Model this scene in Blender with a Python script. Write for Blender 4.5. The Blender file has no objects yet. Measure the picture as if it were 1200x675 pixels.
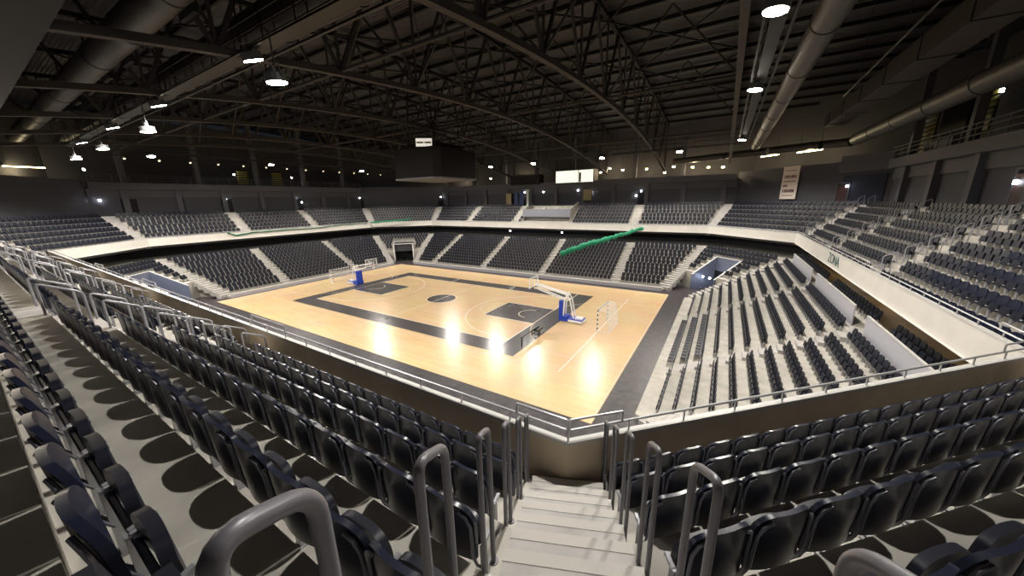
import bpy, math, random
import numpy as np
from mathutils import Vector, Matrix

random.seed(7)
SC = bpy.context.scene
COL = SC.collection
PI = math.pi

# ------------------------------------------------------------------ camera, world, exposure
CAM = (28.5506, -29.7860, 11.4862)
RIGHT = Vector((0.85356876, 0.52067955, -0.01769666))
UP = Vector((-0.11433126, 0.22035106, 0.96869695))
FWD = Vector((-0.50828017, 0.82482617, -0.24761473))
cd = bpy.data.cameras.new('camera')
cd.sensor_width = 36.0
cd.lens = 399.44 * 36.0 / 1200.0
cd.clip_start = 0.05
cd.clip_end = 400
cam = bpy.data.objects.new('camera', cd)
cam.matrix_world = Matrix(((RIGHT.x, UP.x, -FWD.x, CAM[0]), (RIGHT.y, UP.y, -FWD.y, CAM[1]),
                           (RIGHT.z, UP.z, -FWD.z, CAM[2]), (0, 0, 0, 1)))
COL.objects.link(cam)
SC.camera = cam
SC.view_settings.view_transform = 'Standard'
SC.view_settings.look = 'None'
SC.view_settings.exposure = 0.0
SC.view_settings.gamma = 1.0
SC.view_settings.use_curve_mapping = False
world = bpy.data.worlds.new('world')
SC.world = world
world.use_nodes = True
world.node_tree.nodes['Background'].inputs[0].default_value = (0.75, 0.8, 1.0, 1)
world.node_tree.nodes['Background'].inputs[1].default_value = 0.012
SC.cycles.use_denoising = True
SC.cycles.max_bounces = 6
SC.cycles.diffuse_bounces = 3
SC.cycles.glossy_bounces = 3
SC.cycles.sample_clamp_indirect = 6.0
SC.cycles.caustics_reflective = False

P_FLOOD = 8200.0        # watts of one catwalk floodlight
P_DOWN = 3000.0         # watts of one lower downlight
P_NEAR = 3300.0         # watts of the floodlight over the near corner
P_SMALL = 5.0          # watts of one small wall light

# ------------------------------------------------------------------ materials
def mat(name, col, rough=0.5, metal=0.0, noise=0.0, nscale=3.0, emit=None, estr=0.0, bump=0.0, spec=0.5):
    m = bpy.data.materials.new(name)
    m.use_nodes = True
    nt = m.node_tree
    b = nt.nodes['Principled BSDF']
    b.inputs['Base Color'].default_value = (*col, 1)
    b.inputs['Roughness'].default_value = rough
    b.inputs['Metallic'].default_value = metal
    b.inputs['Specular IOR Level'].default_value = spec
    if noise > 0 or bump > 0:
        tc = nt.nodes.new('ShaderNodeTexCoord')
        nz = nt.nodes.new('ShaderNodeTexNoise')
        nz.inputs['Scale'].default_value = nscale
        nz.inputs['Detail'].default_value = 6
        nt.links.new(tc.outputs['Object'], nz.inputs['Vector'])
        if noise > 0:
            r = nt.nodes.new('ShaderNodeValToRGB')
            r.color_ramp.elements[0].position = 0.3
            r.color_ramp.elements[1].position = 0.7
            r.color_ramp.elements[0].color = (*[max(0, c * (1 - noise)) for c in col], 1)
            r.color_ramp.elements[1].color = (*[min(1, c * (1 + noise)) for c in col], 1)
            nt.links.new(nz.outputs['Fac'], r.inputs['Fac'])
            nt.links.new(r.outputs['Color'], b.inputs['Base Color'])
        if bump > 0:
            bp = nt.nodes.new('ShaderNodeBump')
            bp.inputs['Strength'].default_value = bump
            bp.inputs['Distance'].default_value = 0.02
            nt.links.new(nz.outputs['Fac'], bp.inputs['Height'])
            nt.links.new(bp.outputs['Normal'], b.inputs['Normal'])
    if emit:
        b.inputs['Emission Color'].default_value = (*emit, 1)
        b.inputs['Emission Strength'].default_value = estr
        m.cycles.emission_sampling = 'NONE'
    return m

M = {}
M['concrete'] = mat('pale_concrete', (0.45, 0.425, 0.38), 0.8, noise=0.18, nscale=1.7, bump=0.15)
M['stair'] = mat('stair_concrete', (0.42, 0.40, 0.385), 0.8, noise=0.14, nscale=2.6, bump=0.15)
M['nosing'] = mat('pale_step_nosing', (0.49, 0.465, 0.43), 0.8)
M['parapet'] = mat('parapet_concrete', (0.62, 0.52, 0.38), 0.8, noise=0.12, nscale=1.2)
M['fascia'] = mat('white_fascia', (0.58, 0.56, 0.52), 0.6, noise=0.05, nscale=1.0)
M['coping'] = mat('white_coping', (0.52, 0.51, 0.49), 0.5)
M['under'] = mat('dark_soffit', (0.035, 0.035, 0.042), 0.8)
M['wall'] = mat('charcoal_wall', (0.056, 0.055, 0.067), 0.75, noise=0.06, nscale=0.6)
M['wall2'] = mat('dark_grey_wall', (0.042, 0.040, 0.042), 0.75, noise=0.06, nscale=0.6)
M['column'] = mat('grey_column', (0.085, 0.085, 0.098), 0.7)
M['slab'] = mat('gallery_slab', (0.095, 0.095, 0.112), 0.75)
M['boxfront'] = mat('grey_blue_panel', (0.17, 0.175, 0.21), 0.6)
M['boxside'] = mat('beige_panel', (0.22, 0.20, 0.17), 0.6)
M['bluedark'] = mat('dark_blue_wall', (0.012, 0.016, 0.035), 0.8)
M['black'] = mat('black_void', (0.008, 0.008, 0.01), 0.9)
M['brown'] = mat('brown_floor', (0.24, 0.16, 0.075), 0.7, noise=0.3, nscale=0.5)
M['panel'] = mat('pale_grey_panel', (0.42, 0.42, 0.47), 0.5)
M['vom'] = mat('blue_grey_panel', (0.14, 0.16, 0.23), 0.5, noise=0.08, nscale=0.8)
M['vomtop'] = mat('white_capping', (0.7, 0.7, 0.7), 0.4)
M['vinyl'] = mat('dark_vinyl_floor', (0.046, 0.040, 0.044), 0.4, noise=0.5, nscale=2.2)
M['seat'] = mat('navy_plastic', (0.012, 0.015, 0.032), 0.30, spec=0.45)
M['seatfar'] = mat('navy_plastic_rows', (0.011, 0.0125, 0.021), 0.45, spec=0.3)
M['seatpan'] = mat('navy_plastic_pan', (0.010, 0.011, 0.020), 0.35, spec=0.5)
M['seatrib'] = mat('dark_steel_rib', (0.13, 0.135, 0.17), 0.35, metal=0.3)
M['seatleg'] = mat('grey_steel_leg', (0.42, 0.42, 0.45), 0.4, metal=0.5)
M['rail'] = mat('grey_painted_rail', (0.17, 0.165, 0.185), 0.38, metal=0.1)
M['galv'] = mat('galvanised_rail', (0.62, 0.62, 0.64), 0.35, metal=0.5)
M['steel'] = mat('brown_grey_steel', (0.045, 0.038, 0.036), 0.65, spec=0.2)
M['purlin'] = mat('dark_steel', (0.013, 0.012, 0.012), 0.7, spec=0.2)
M['duct'] = mat('spiral_duct_metal', (0.05, 0.045, 0.041), 0.5, metal=0.3, noise=0.2, nscale=0.7)
M['catwalk'] = mat('catwalk_steel', (0.014, 0.012, 0.011), 0.5, metal=0.4)
M['lamp_body'] = mat('lamp_housing', (0.10, 0.10, 0.10), 0.5, metal=0.5)
M['lens'] = mat('lamp_lens', (1, 0.95, 0.85), 0.3, emit=(1.0, 0.93, 0.80), estr=60)
M['lens_warm'] = mat('warm_lamp_lens', (1, 0.85, 0.55), 0.3, emit=(1.0, 0.78, 0.42), estr=25)
M['lens_cool'] = mat('cool_lamp_lens', (0.9, 0.95, 1), 0.3, emit=(0.82, 0.88, 1.0), estr=30)
M['blue'] = mat('blue_padding', (0.012, 0.05, 0.42), 0.45)
M['white_metal'] = mat('white_painted_metal', (0.82, 0.82, 0.82), 0.4)
M['black_metal'] = mat('black_painted_metal', (0.02, 0.02, 0.02), 0.4)
M['orange'] = mat('orange_rim', (0.75, 0.2, 0.03), 0.4)
M['clear'] = mat('clear_backboard', (0.9, 0.9, 0.92), 0.1)
M['green'] = mat('green_netting', (0.005, 0.20, 0.10), 0.7, noise=0.35, nscale=6, bump=0.5)
M['green_dark'] = mat('dark_green_cord', (0.004, 0.11, 0.05), 0.7)
M['red'] = mat('dark_red_door', (0.03, 0.003, 0.005), 0.6)
M['teal'] = mat('dark_teal_paint', (0.01, 0.075, 0.09), 0.5)
M['banner'] = mat('white_banner', (0.80, 0.70, 0.64), 0.7)
M['print'] = mat('dark_print', (0.12, 0.05, 0.06), 0.7)
M['score'] = mat('dark_brown_casing', (0.0075, 0.0055, 0.005), 0.7, spec=0.12)
M['yellow'] = mat('olive_louvre', (0.20, 0.17, 0.03), 0.6)
M['bluepanel'] = mat('blue_display', (0.03, 0.07, 0.22), 0.5)
M['tan'] = mat('tan_panel', (0.36, 0.29, 0.16), 0.6)
M['whitepost'] = mat('white_post', (0.75, 0.75, 0.68), 0.5)
M['screen'] = mat('lit_window', (0.9, 0.92, 0.8), 0.4, emit=(1.0, 1.0, 0.84), estr=0.95)
M['screen2'] = mat('lit_panel', (0.8, 0.78, 0.7), 0.5, emit=(1.0, 0.93, 0.82), estr=0.6)
M['line'] = mat('white_floor_line', (0.80, 0.72, 0.60), 0.3)
M['paleline'] = mat('pale_floor_line', (0.66, 0.50, 0.33), 0.3)
M['band'] = mat('charcoal_floor_paint', (0.085, 0.076, 0.078), 0.22, noise=0.08, nscale=0.9)

def wood_material():
    m = bpy.data.materials.new('maple_floor')
    m.use_nodes = True
    nt = m.node_tree
    b = nt.nodes['Principled BSDF']
    tc = nt.nodes.new('ShaderNodeTexCoord')
    br = nt.nodes.new('ShaderNodeTexBrick')
    br.inputs['Scale'].default_value = 1.0
    br.inputs['Brick Width'].default_value = 2.2
    br.inputs['Row Height'].default_value = 0.22
    br.inputs['Mortar Size'].default_value = 0.004
    br.inputs['Color1'].default_value = (0.74, 0.53, 0.30, 1)
    br.inputs['Color2'].default_value = (0.69, 0.475, 0.255, 1)
    br.inputs['Mortar'].default_value = (0.58, 0.38, 0.19, 1)
    nz = nt.nodes.new('ShaderNodeTexNoise')
    nz.inputs['Scale'].default_value = 0.35
    nz.inputs['Detail'].default_value = 5
    mx = nt.nodes.new('ShaderNodeMixRGB')
    mx.blend_type = 'OVERLAY'
    mx.inputs['Fac'].default_value = 0.18
    nt.links.new(tc.outputs['Object'], br.inputs['Vector'])
    nt.links.new(tc.outputs['Object'], nz.inputs['Vector'])
    nt.links.new(br.outputs['Color'], mx.inputs['Color1'])
    nt.links.new(nz.outputs['Color'], mx.inputs['Color2'])
    nt.links.new(mx.outputs['Color'], b.inputs['Base Color'])
    b.inputs['Roughness'].default_value = 0.27
    b.inputs['Specular IOR Level'].default_value = 0.5
    nz2 = nt.nodes.new('ShaderNodeTexNoise')
    nz2.inputs['Scale'].default_value = 2.5
    nz2.inputs['Detail'].default_value = 2
    bp = nt.nodes.new('ShaderNodeBump')
    bp.inputs['Strength'].default_value = 0.05
    bp.inputs['Distance'].default_value = 0.02
    nt.links.new(tc.outputs['Object'], nz2.inputs['Vector'])
    nt.links.new(nz2.outputs['Fac'], bp.inputs['Height'])
    nt.links.new(bp.outputs['Normal'], b.inputs['Normal'])
    return m
M['wood'] = wood_material()

def roof_material():
    m = bpy.data.materials.new('corrugated_roof_deck')
    m.use_nodes = True
    nt = m.node_tree
    b = nt.nodes['Principled BSDF']
    b.inputs['Base Color'].default_value = (0.031, 0.028, 0.033, 1)
    b.inputs['Roughness'].default_value = 0.55
    tc = nt.nodes.new('ShaderNodeTexCoord')
    wv = nt.nodes.new('ShaderNodeTexWave')
    wv.bands_direction = 'Y'
    wv.inputs['Scale'].default_value = 1.1
    bp = nt.nodes.new('ShaderNodeBump')
    bp.inputs['Strength'].default_value = 1.0
    bp.inputs['Distance'].default_value = 0.06
    nt.links.new(tc.outputs['Object'], wv.inputs['Vector'])
    nt.links.new(wv.outputs['Fac'], bp.inputs['Height'])
    nt.links.new(bp.outputs['Normal'], b.inputs['Normal'])
    return m
M['roof'] = roof_material()

# ------------------------------------------------------------------ mesh helpers
class MB:
    def __init__(s):
        s.v = []; s.f = []; s.mi = []
    def add(s, vs, fs, mi=0):
        o = len(s.v)
        s.v += [tuple(p) for p in vs]
        for f in fs:
            s.f.append(tuple(i + o for i in f)); s.mi.append(mi)
    def box(s, lo, hi, mi=0, mtx=None):
        x0, y0, z0 = lo; x1, y1, z1 = hi
        vs = [(x0,y0,z0),(x1,y0,z0),(x1,y1,z0),(x0,y1,z0),(x0,y0,z1),(x1,y0,z1),(x1,y1,z1),(x0,y1,z1)]
        if mtx is not None: vs = [mtx @ Vector(p) for p in vs]
        s.add(vs, [(0,3,2,1),(4,5,6,7),(0,1,5,4),(1,2,6,5),(2,3,7,6),(3,0,4,7)], mi)
    def prism(s, foot, z0, z1, mi=0, top=None):
        n = len(foot)
        zt = z1 if isinstance(z1, (list, tuple)) else [z1] * n
        vs = [(p[0], p[1], z0) for p in foot] + [(p[0], p[1], zt[i]) for i, p in enumerate(foot)]
        s.add(vs, [tuple(range(n - 1, -1, -1))], mi)
        s.add(vs, [(i, (i + 1) % n, (i + 1) % n + n, i + n) for i in range(n)], mi)
        s.add(vs, [tuple(range(n, 2 * n))], mi if top is None else top)
    def tube(s, pts, r, seg=8, mi=0, cap=True):
        pts = [Vector(p) for p in pts]
        rings = []
        up0 = None
        for i, p in enumerate(pts):
            d = (pts[min(i + 1, len(pts) - 1)] - pts[max(i - 1, 0)])
            if d.length < 1e-9: d = Vector((0, 0, 1))
            d.normalize()
            if up0 is None:
                up0 = Vector((0, 0, 1)) if abs(d.z) < 0.9 else Vector((1, 0, 0))
            a = d.cross(up0)
            if a.length < 1e-4:
                a = d.cross(Vector((0, 1, 0)))
            a.normalize(); b = a.cross(d); b.normalize(); up0 = b
            rr = r[i] if isinstance(r, (list, tuple)) else r
            rings.append([p + a * (rr * math.cos(2 * PI * k / seg)) + b * (rr * math.sin(2 * PI * k / seg)) for k in range(seg)])
        vs = [q for ring in rings for q in ring]
        fs = []
        for i in range(len(pts) - 1):
            for k in range(seg):
                k2 = (k + 1) % seg
                fs.append((i * seg + k, i * seg + k2, (i + 1) * seg + k2, (i + 1) * seg + k))
        if cap:
            fs.append(tuple(range(seg - 1, -1, -1)))
            fs.append(tuple((len(pts) - 1) * seg + k for k in range(seg)))
        s.add(vs, fs, mi)
    def bar(s, a, b, w, h, mi=0):
        a = Vector(a); b = Vector(b); d = b - a
        if d.length < 1e-6: return
        d.normalize()
        u = Vector((0, 0, 1)) if abs(d.z) < 0.95 else Vector((1, 0, 0))
        x = d.cross(u).normalized(); y = x.cross(d).normalized()
        vs = []
        for p in (a, b):
            for sx, sy in ((-1, -1), (1, -1), (1, 1), (-1, 1)):
                vs.append(p + x * (sx * w / 2) + y * (sy * h / 2))
        s.add(vs, [(0,1,2,3),(7,6,5,4),(0,4,5,1),(1,5,6,2),(2,6,7,3),(3,7,4,0)], mi)
    def mesh(s, name, mats, smooth=False):
        me = bpy.data.meshes.new(name)
        me.from_pydata([tuple(p) for p in s.v], [], s.f)
        for m in (mats if isinstance(mats, (list, tuple)) else [mats]): me.materials.append(m)
        if any(s.mi): me.polygons.foreach_set('material_index', s.mi)
        if smooth:
            me.polygons.foreach_set('use_smooth', [True] * len(me.polygons))
            me.set_sharp_from_angle(angle=math.radians(42))
        me.update()
        return me
    def build(s, name, mats, parent=None, smooth=False):
        return link(name, s.mesh(name, mats, smooth), parent)

def link(name, data, parent=None, loc=None, rotz=None):
    o = bpy.data.objects.new(name, data)
    COL.objects.link(o)
    if parent is not None: o.parent = parent
    if loc is not None: o.location = loc
    if rotz is not None: o.rotation_euler = (0, 0, rotz)
    return o
def tag(o, label, cat, group=None):
    o['label'] = label; o['category'] = cat
    if group: o['group'] = group
    return o
def thing(name, label, cat, loc=(0, 0, 0), rotz=0.0, group=None):
    o = link(name, None, None, loc, rotz)
    o.empty_display_size = 0.2
    return tag(o, label, cat, group)
def struct(o, label=None, cat='building'):
    o['kind'] = 'structure'
    if label: o['label'] = label
    return o
def fillet(pts, r, n=5):
    pts = [Vector(p) for p in pts]; out = [pts[0]]
    for i in range(1, len(pts) - 1):
        a, b, c = pts[i - 1], pts[i], pts[i + 1]
        da = (a - b).normalized(); dc = (c - b).normalized()
        rr = min(r, (a - b).length * .45, (c - b).length * .45)
        p0 = b + da * rr; p1 = b + dc * rr
        for k in range(n + 1):
            t = k / n
            out.append(p0 * (1 - t) ** 2 + b * (2 * t * (1 - t)) + p1 * t ** 2)
    out.append(pts[-1])
    return out
ORD = ['zeroth', 'first', 'second', 'third', 'fourth', 'fifth', 'sixth', 'seventh', 'eighth', 'ninth', 'tenth', 'eleventh', 'twelfth',
       'thirteenth', 'fourteenth', 'fifteenth', 'sixteenth', 'seventeenth', 'eighteenth', 'nineteenth', 'twentieth']
def ordw(i):
    if i <= 20: return ORD[i]
    t = {2: 'twenty', 3: 'thirty', 4: 'forty'}[i // 10]
    return (t + '-' + ORD[i % 10]) if i % 10 else {20: 'twentieth', 30: 'thirtieth', 40: 'fortieth'}[i]

# ------------------------------------------------------------------ the octagonal bowl
CX, CY, XH, YH, SS = 0.5, 0.2, 34.7, 25.3, 51.52
R2 = math.sqrt(2)
def octv(d):
    X, Y, S = XH + d, YH + d, SS + R2 * d
    p = [(X, -(S - X)), (X, S - X), (S - Y, Y), (-(S - Y), Y), (-X, S - X), (-X, -(S - X)), (-(S - Y), -Y), (S - Y, -Y)]
    return [(CX + a, CY + b) for a, b in p]
SEC = {'R': 0, 'NE': 1, 'F': 2, 'NW': 3, 'L': 4, 'SW': 5, 'N': 6, 'SE': 7}
ANG = {k: i * PI / 4 for k, i in SEC.items()}          # outward normal angle of each side
def ends(sec, d):
    v = octv(d); i = SEC[sec]
    return Vector(v[i]), Vector(v[(i + 1) % 8])
def nrm(sec):
    a = ANG[sec]; return Vector((math.cos(a), math.sin(a)))
def tan_(sec):
    a = ANG[sec]; return Vector((-math.sin(a), math.cos(a)))
def point(sec, d, tc):
    """tc is the coordinate along the tangent, relative to the bowl centre"""
    n, t = nrm(sec), tan_(sec)
    a, _ = ends(sec, d)
    base = a - t * ((a - Vector((CX, CY))).dot(t))
    return base + t * tc
def trange(sec, d):
    t = tan_(sec); c = Vector((CX, CY))
    a, b = ends(sec, d)
    return (a - c).dot(t), (b - c).dot(t)

U_Z0, U_RISE, U_DEP, U_ROWS = 6.71, 0.535, 0.78, 7
def u_z(k): return U_Z0 + U_RISE * k
def u_riser(k): return 0.85 + U_DEP * (k - 1)            # riser up to deck k
def u_seat(k): return 0.85 + U_DEP * k - 0.11
L_Z0, L_RISE, L_DEP, L_ROWS, L_D0 = 0.26, 0.40, 0.78, 11, -9.55
def l_z(j): return L_Z0 + L_RISE * j
def l_front(j): return L_D0 + (0 if j == 0 else 1.12 + L_DEP * (j - 1) + 0.05)
def l_seat(j): return L_D0 + 1.12 + L_DEP * j

def sweep(name, prof, mats, mis, sectors=range(8), cap=False):
    m = MB()
    for (p, q, mi) in zip(prof[:-1], prof[1:], mis):
        if mi is None: continue
        a = octv(p[0]); b = octv(q[0])
        for i in sectors:
            j = (i + 1) % 8
            m.add([(*a[i], p[1]), (*a[j], p[1]), (*b[j], q[1]), (*b[i], q[1])], [(0, 1, 2, 3)], mi)
    return m.build(name, mats)

# ground: dark floor slab, wood, paint, lines -------------------------------------------------
g = MB(); g.box((-46, -38, -0.3), (47, 38, 0.0))
struct(g.build('floor', M['vinyl']), 'dark floor slab around the wooden court')
g = MB(); g.box((-24.0, -14.35, 0.0), (23.8, 14.55, 0.012))
struct(g.build('wood_floor', M['wood']), 'varnished wooden sports floor')
def flat(m, poly, z, mi=0): m.add([(x, y, z) for x, y in poly], [tuple(range(len(poly)))], mi)
Z1, Z2, Z3 = 0.016, 0.020, 0.024
g = MB()
for x0, x1, y0, y1 in ((-16, 16, -9.5, -7.5), (-16, 16, 7.5, 9.5), (-16, -14, -7.5, 7.5), (14, 16, -7.5, 7.5),
                       (8.2, 14, -2.45, 2.45), (-14, -8.2, -2.45, 2.45)):
    flat(g, [(x0, y0), (x1, y0), (x1, y1), (x0, y1)], Z1)
flat(g, [(1.72 * math.cos(a * PI / 24), 1.72 * math.sin(a * PI / 24)) for a in range(48)], Z1)
struct(g.build('floor_band', M['band']), 'charcoal painted border, keys and centre circle of the court')
g = MB()
def lineseg(x0, y0, x1, y1, w=0.06, z=Z2, m=None):
    m = m or g
    d = Vector((x1 - x0, y1 - y0)); d.normalize(); p = Vector((-d.y, d.x)) * w / 2
    flat(m, [(x0 - p.x, y0 - p.y), (x1 - p.x, y1 - p.y), (x1 + p.x, y1 + p.y), (x0 + p.x, y0 + p.y)], z)
def arc(cx, cy, r, a0, a1, w=0.06, z=Z2, n=40, m=None):
    m = m or g
    for k in range(n):
        t0 = a0 + (a1 - a0) * k / n; t1 = a0 + (a1 - a0) * (k + 1) / n
        flat(m, [(cx + (r - w / 2) * math.cos(t0), cy + (r - w / 2) * math.sin(t0)), (cx + (r + w / 2) * math.cos(t0), cy + (r + w / 2) * math.sin(t0)),
                 (cx + (r + w / 2) * math.cos(t1), cy + (r + w / 2) * math.sin(t1)), (cx + (r - w / 2) * math.cos(t1), cy + (r - w / 2) * math.sin(t1))], z)
for s in (-1, 1):
    lineseg(14 * s, -9.5 if s > 0 else -7.5, 14 * s, 9.5 if s > 0 else 7.5, 0.10)
    lineseg(-14, 7.5 * s, 14, 7.5 * s, 0.07)
    lineseg(14 * s, -2.45, 8.2 * s, -2.45, 0.09); lineseg(14 * s, 2.45, 8.2 * s, 2.45, 0.09); lineseg(8.2 * s, -2.5, 8.2 * s, 2.5, 0.09)
    arc(12.425 * s, 0, 1.25, PI / 2, 3 * PI / 2 if s > 0 else -PI / 2, 0.09)
    arc(8.2 * s, 0, 1.8, PI / 2, 3 * PI / 2 if s > 0 else -PI / 2, 0.06)
    th = math.acos(6.6 / 6.75)
    arc(12.425 * s, 0, 6.75, PI / 2 + th * 0 if s > 0 else -PI / 2, 3 * PI / 2 if s > 0 else PI / 2, 0.08, n=60)
    lineseg(12.425 * s, 6.75, 14 * s, 6.75, 0.08); lineseg(12.425 * s, -6.75, 14 * s, -6.75, 0.08)
    lineseg(20 * s, -10, 20 * s, 10, 0.09)
arc(0, 0, 1.8, 0, 2 * PI, 0.10, n=60)
lineseg(0, -7.5, 0, 7.5, 0.07)
lineseg(-5, 7.7, -5, 9.4, .09); lineseg(5, 7.7, 5, 9.4, .09)
struct(g.build('floor_line', M['line']), 'white court lines')
g = MB()
lineseg(-20, 10, 20, 10, .07, Z2, g); lineseg(-20, -10, 20, -10, .07, Z2, g)
for s in (-1, 1):
    arc(20 * s, 1.5, 6, PI / 2, PI if s > 0 else 0, .07, Z3, 20, g)
    arc(20 * s, -1.5, 6, PI if s > 0 else 0, 3 * PI / 2 if s > 0 else -PI / 2, .07, Z3, 20, g)
    lineseg(14 * s, -1.5, 14 * s, 1.5, .07, Z3, g)
lineseg(-23.9, 14.4, 23.7, 14.5, .10, Z2, g); lineseg(23.7, -14.3, 23.7, 14.5, .10, Z2, g); lineseg(-23.9, -14.3, -23.9, 14.4, .10, Z2, g)
struct(g.build('floor_edge_line', M['paleline']), 'pale handball lines and edge strip')

# upper tier -------------------------------------------------------------------------------
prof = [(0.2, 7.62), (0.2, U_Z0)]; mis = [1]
prof.append((0.85, U_Z0)); mis.append(0)
for k in range(1, U_ROWS + 1):
    prof.append((u_riser(k), u_z(k))); mis.append(0)
    nd = u_riser(k + 1) if k < U_ROWS else 11.5
    prof.append((nd, u_z(k))); mis.append(0)
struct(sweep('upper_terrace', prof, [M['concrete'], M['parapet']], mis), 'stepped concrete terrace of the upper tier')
struct(sweep('upper_fascia', [(0.0, 6.62), (0.11, 6.62), (0.11, 7.60)], [M['fascia']], [0, 0]), 'white fascia band around the upper tier')
g_prof = [(0.09, 7.60), (0.09, 7.66), (0.215, 7.66), (0.215, 7.60), (0.09, 7.60)]
struct(sweep('fascia_coping', g_prof, [M['coping']], [0, 0, 0, 0]), 'white coping on the tier parapet')
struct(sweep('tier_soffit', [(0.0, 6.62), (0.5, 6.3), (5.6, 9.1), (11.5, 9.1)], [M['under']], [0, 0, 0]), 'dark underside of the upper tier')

# back walls of the upper tier, gallery slabs -----------------------------------------------
W_D = 7.2
U_TOP = u_z(U_ROWS)
names = {'R': 'wall_right', 'NE': 'wall_right_far', 'F': 'wall_far', 'NW': 'wall_left_far', 'L': 'wall_left', 'SW': 'wall_left_near', 'N': 'wall_near', 'SE': 'wall_right_near'}
for s in SEC:
    m = MB()
    corner = s in ('NE', 'NW', 'SW', 'SE')
    zt = 15.0 if corner else 13.9
    a, b = ends(s, W_D); c, d = ends(s, W_D + 0.3)
    m.prism([a, c, d, b], U_TOP - 0.4, zt)
    if not corner:
        lo, hi = trange(s, W_D)
        t = tan_(s); n = nrm(s)
        for q in np.arange(math.ceil((lo + 1) / 5.5) * 5.5, hi - 0.6, 5.5):
            p = point(s, W_D, q)
            w = 0.32
            m.prism([p - t * w - n * 0.45, p + t * w - n * 0.45, p + t * w, p - t * w][::-1], U_TOP, 13.9, 1)
        for q in (13.25,):
            a2, b2 = ends(s, W_D - 0.15)
            m.prism([a2, a, b, b2], 12.9, 13.9, 1)
    struct(m.build(names[s], [M['wall'], M['column']]), 'dark grey wall behind the upper tier')
    if not corner:
        m = MB()
        a, b = ends(s, W_D - 0.7 if s != 'N' else 3.35); c, d = ends(s, 12.0)
        m.prism([a, c, d, b], 13.9, 14.15)
        a2, b2 = ends(s, W_D - 0.7 if s != 'N' else 3.35); c2, d2 = ends(s, W_D - 0.45 if s != 'N' else 3.6)
        m.prism([a2, c2, d2, b2], 14.15, 14.8 if s != 'R' else 14.75)
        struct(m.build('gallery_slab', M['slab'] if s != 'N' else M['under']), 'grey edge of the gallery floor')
    m = MB()
    a, b = ends(s, 12.0); c, d = ends(s, 12.3)
    m.prism([a, c, d, b], 9.0, 24.0)
    struct(m.build('trim_' + str(SEC[s] + 1), M['wall2']), 'dark outer wall behind the gallery')
    m = MB()
    a, b = ends(s, 5.2); c, d = ends(s, 5.5)
    m.prism([a, c, d, b], 0, 9.2)
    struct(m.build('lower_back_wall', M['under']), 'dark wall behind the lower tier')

# lower tier ---------------------------------------------------------------------------------
def chmid(sec):
    lo, hi = trange(sec, 0); return (lo + hi) / 2
VW = 1.85
VD0, VD1 = -5.5, -1.95
for s in SEC:
    m = MB()
    corner = s in ('NE', 'NW', 'SW', 'SE')
    for j in range(L_ROWS + 1):
        d0 = l_front(j); d1 = l_front(j + 1) if j < L_ROWS else 5.3
        z = l_z(j) if j < L_ROWS else 4.75
        if (corner and d0 < VD0 - 0.05) or (s == 'N' and j < 5): continue      # the front rows of the near stand are folded away
        a, b = ends(s, d0); c, d = ends(s, d1)
        if corner and d0 < VD1 - 0.1:
            cm = chmid(s)
            m.prism([a, c, point(s, d1, cm - VW), point(s, d0, cm - VW)], 0, z)
            m.prism([point(s, d0, cm + VW), point(s, d1, cm + VW), d, b], 0, z)
        else:
            m.prism([a, c, d, b], 0, z)
    struct(m.build('lower_terrace', M['concrete']), 'stepped concrete terrace of the lower tier')

# low grey barrier wall in front of the far and left lower stands
for s in ('F', 'L'):
    m = MB()
    a, b = ends(s, L_D0 - 0.02); c, d = ends(s, L_D0 - 0.22)
    m.prism([c, a, b, d], 0, 0.42)
    a, b = ends(s, L_D0 + 0.1); c, d = ends(s, L_D0 - 0.26)
    m.prism([c, a, b, d], 0.42, 0.50, 1)
    struct(m.build('barrier_wall', [M['panel'], M['coping']]), 'low grey barrier in front of the stand')

# ------------------------------------------------------------------ aisle stairs
U_AISLE = {'F': [-16.5, -5.4, 5.3, 16.4], 'L': [-5.3, 5.6], 'R': [-3.7, 7.0], 'N': [-16.3, -5.2, 5.0, 16.3]}
L_AISLE = {'F': [-17.3, -5.9, 5.3, 16.6], 'L': [-5.5, 5.8], 'R': [-6.9, 4.0]}
def tc_of(sec, w):
    """world x or y of an aisle -> tangent coordinate of that side"""
    if sec == 'F': return -(w - CX)
    if sec == 'N': return (w - CX)
    if sec == 'R': return (w - CY)
    if sec == 'L': return -(w - CY)
UW = 0.575
def mid_stair(name, sec, tc, rows, zf, rf, hw, run, mat_, label):
    m = MB()
    t = tan_(sec)
    for k in range(1, rows + 1):
        d = rf(k)
        p0 = point(sec, d - run, tc); p1 = point(sec, d + 0.01, tc)
        z0, z1 = zf(k - 1), zf(k)
        m.prism([p0 - t * hw, p1 - t * hw, p1 + t * hw, p0 + t * hw], z0 - 0.05, (z0 + z1) / 2)
        q1 = point(sec, rf(k + 1) - run if k < rows else rf(k) + 0.8, tc)
        m.prism([p1 - t * hw, q1 - t * hw, q1 + t * hw, p1 + t * hw], z1 - 0.05, z1 + 0.012)
    return struct(m.build(name, mat_), label)
for s, lst in U_AISLE.items():
    for w in lst:
        mid_stair('aisle_stair', s, tc_of(s, w), U_ROWS, u_z, u_riser, UW, 0.36, M['stair'], 'pale aisle steps of the upper tier')
for s, lst in L_AISLE.items():
    for w in lst:
        mid_stair('aisle_stair', s, tc_of(s, w), L_ROWS, lambda j: (l_z(j) if j < L_ROWS else 4.75), l_front, 0.5, 0.36, M['stair'], 'pale aisle steps of the lower tier')
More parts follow.
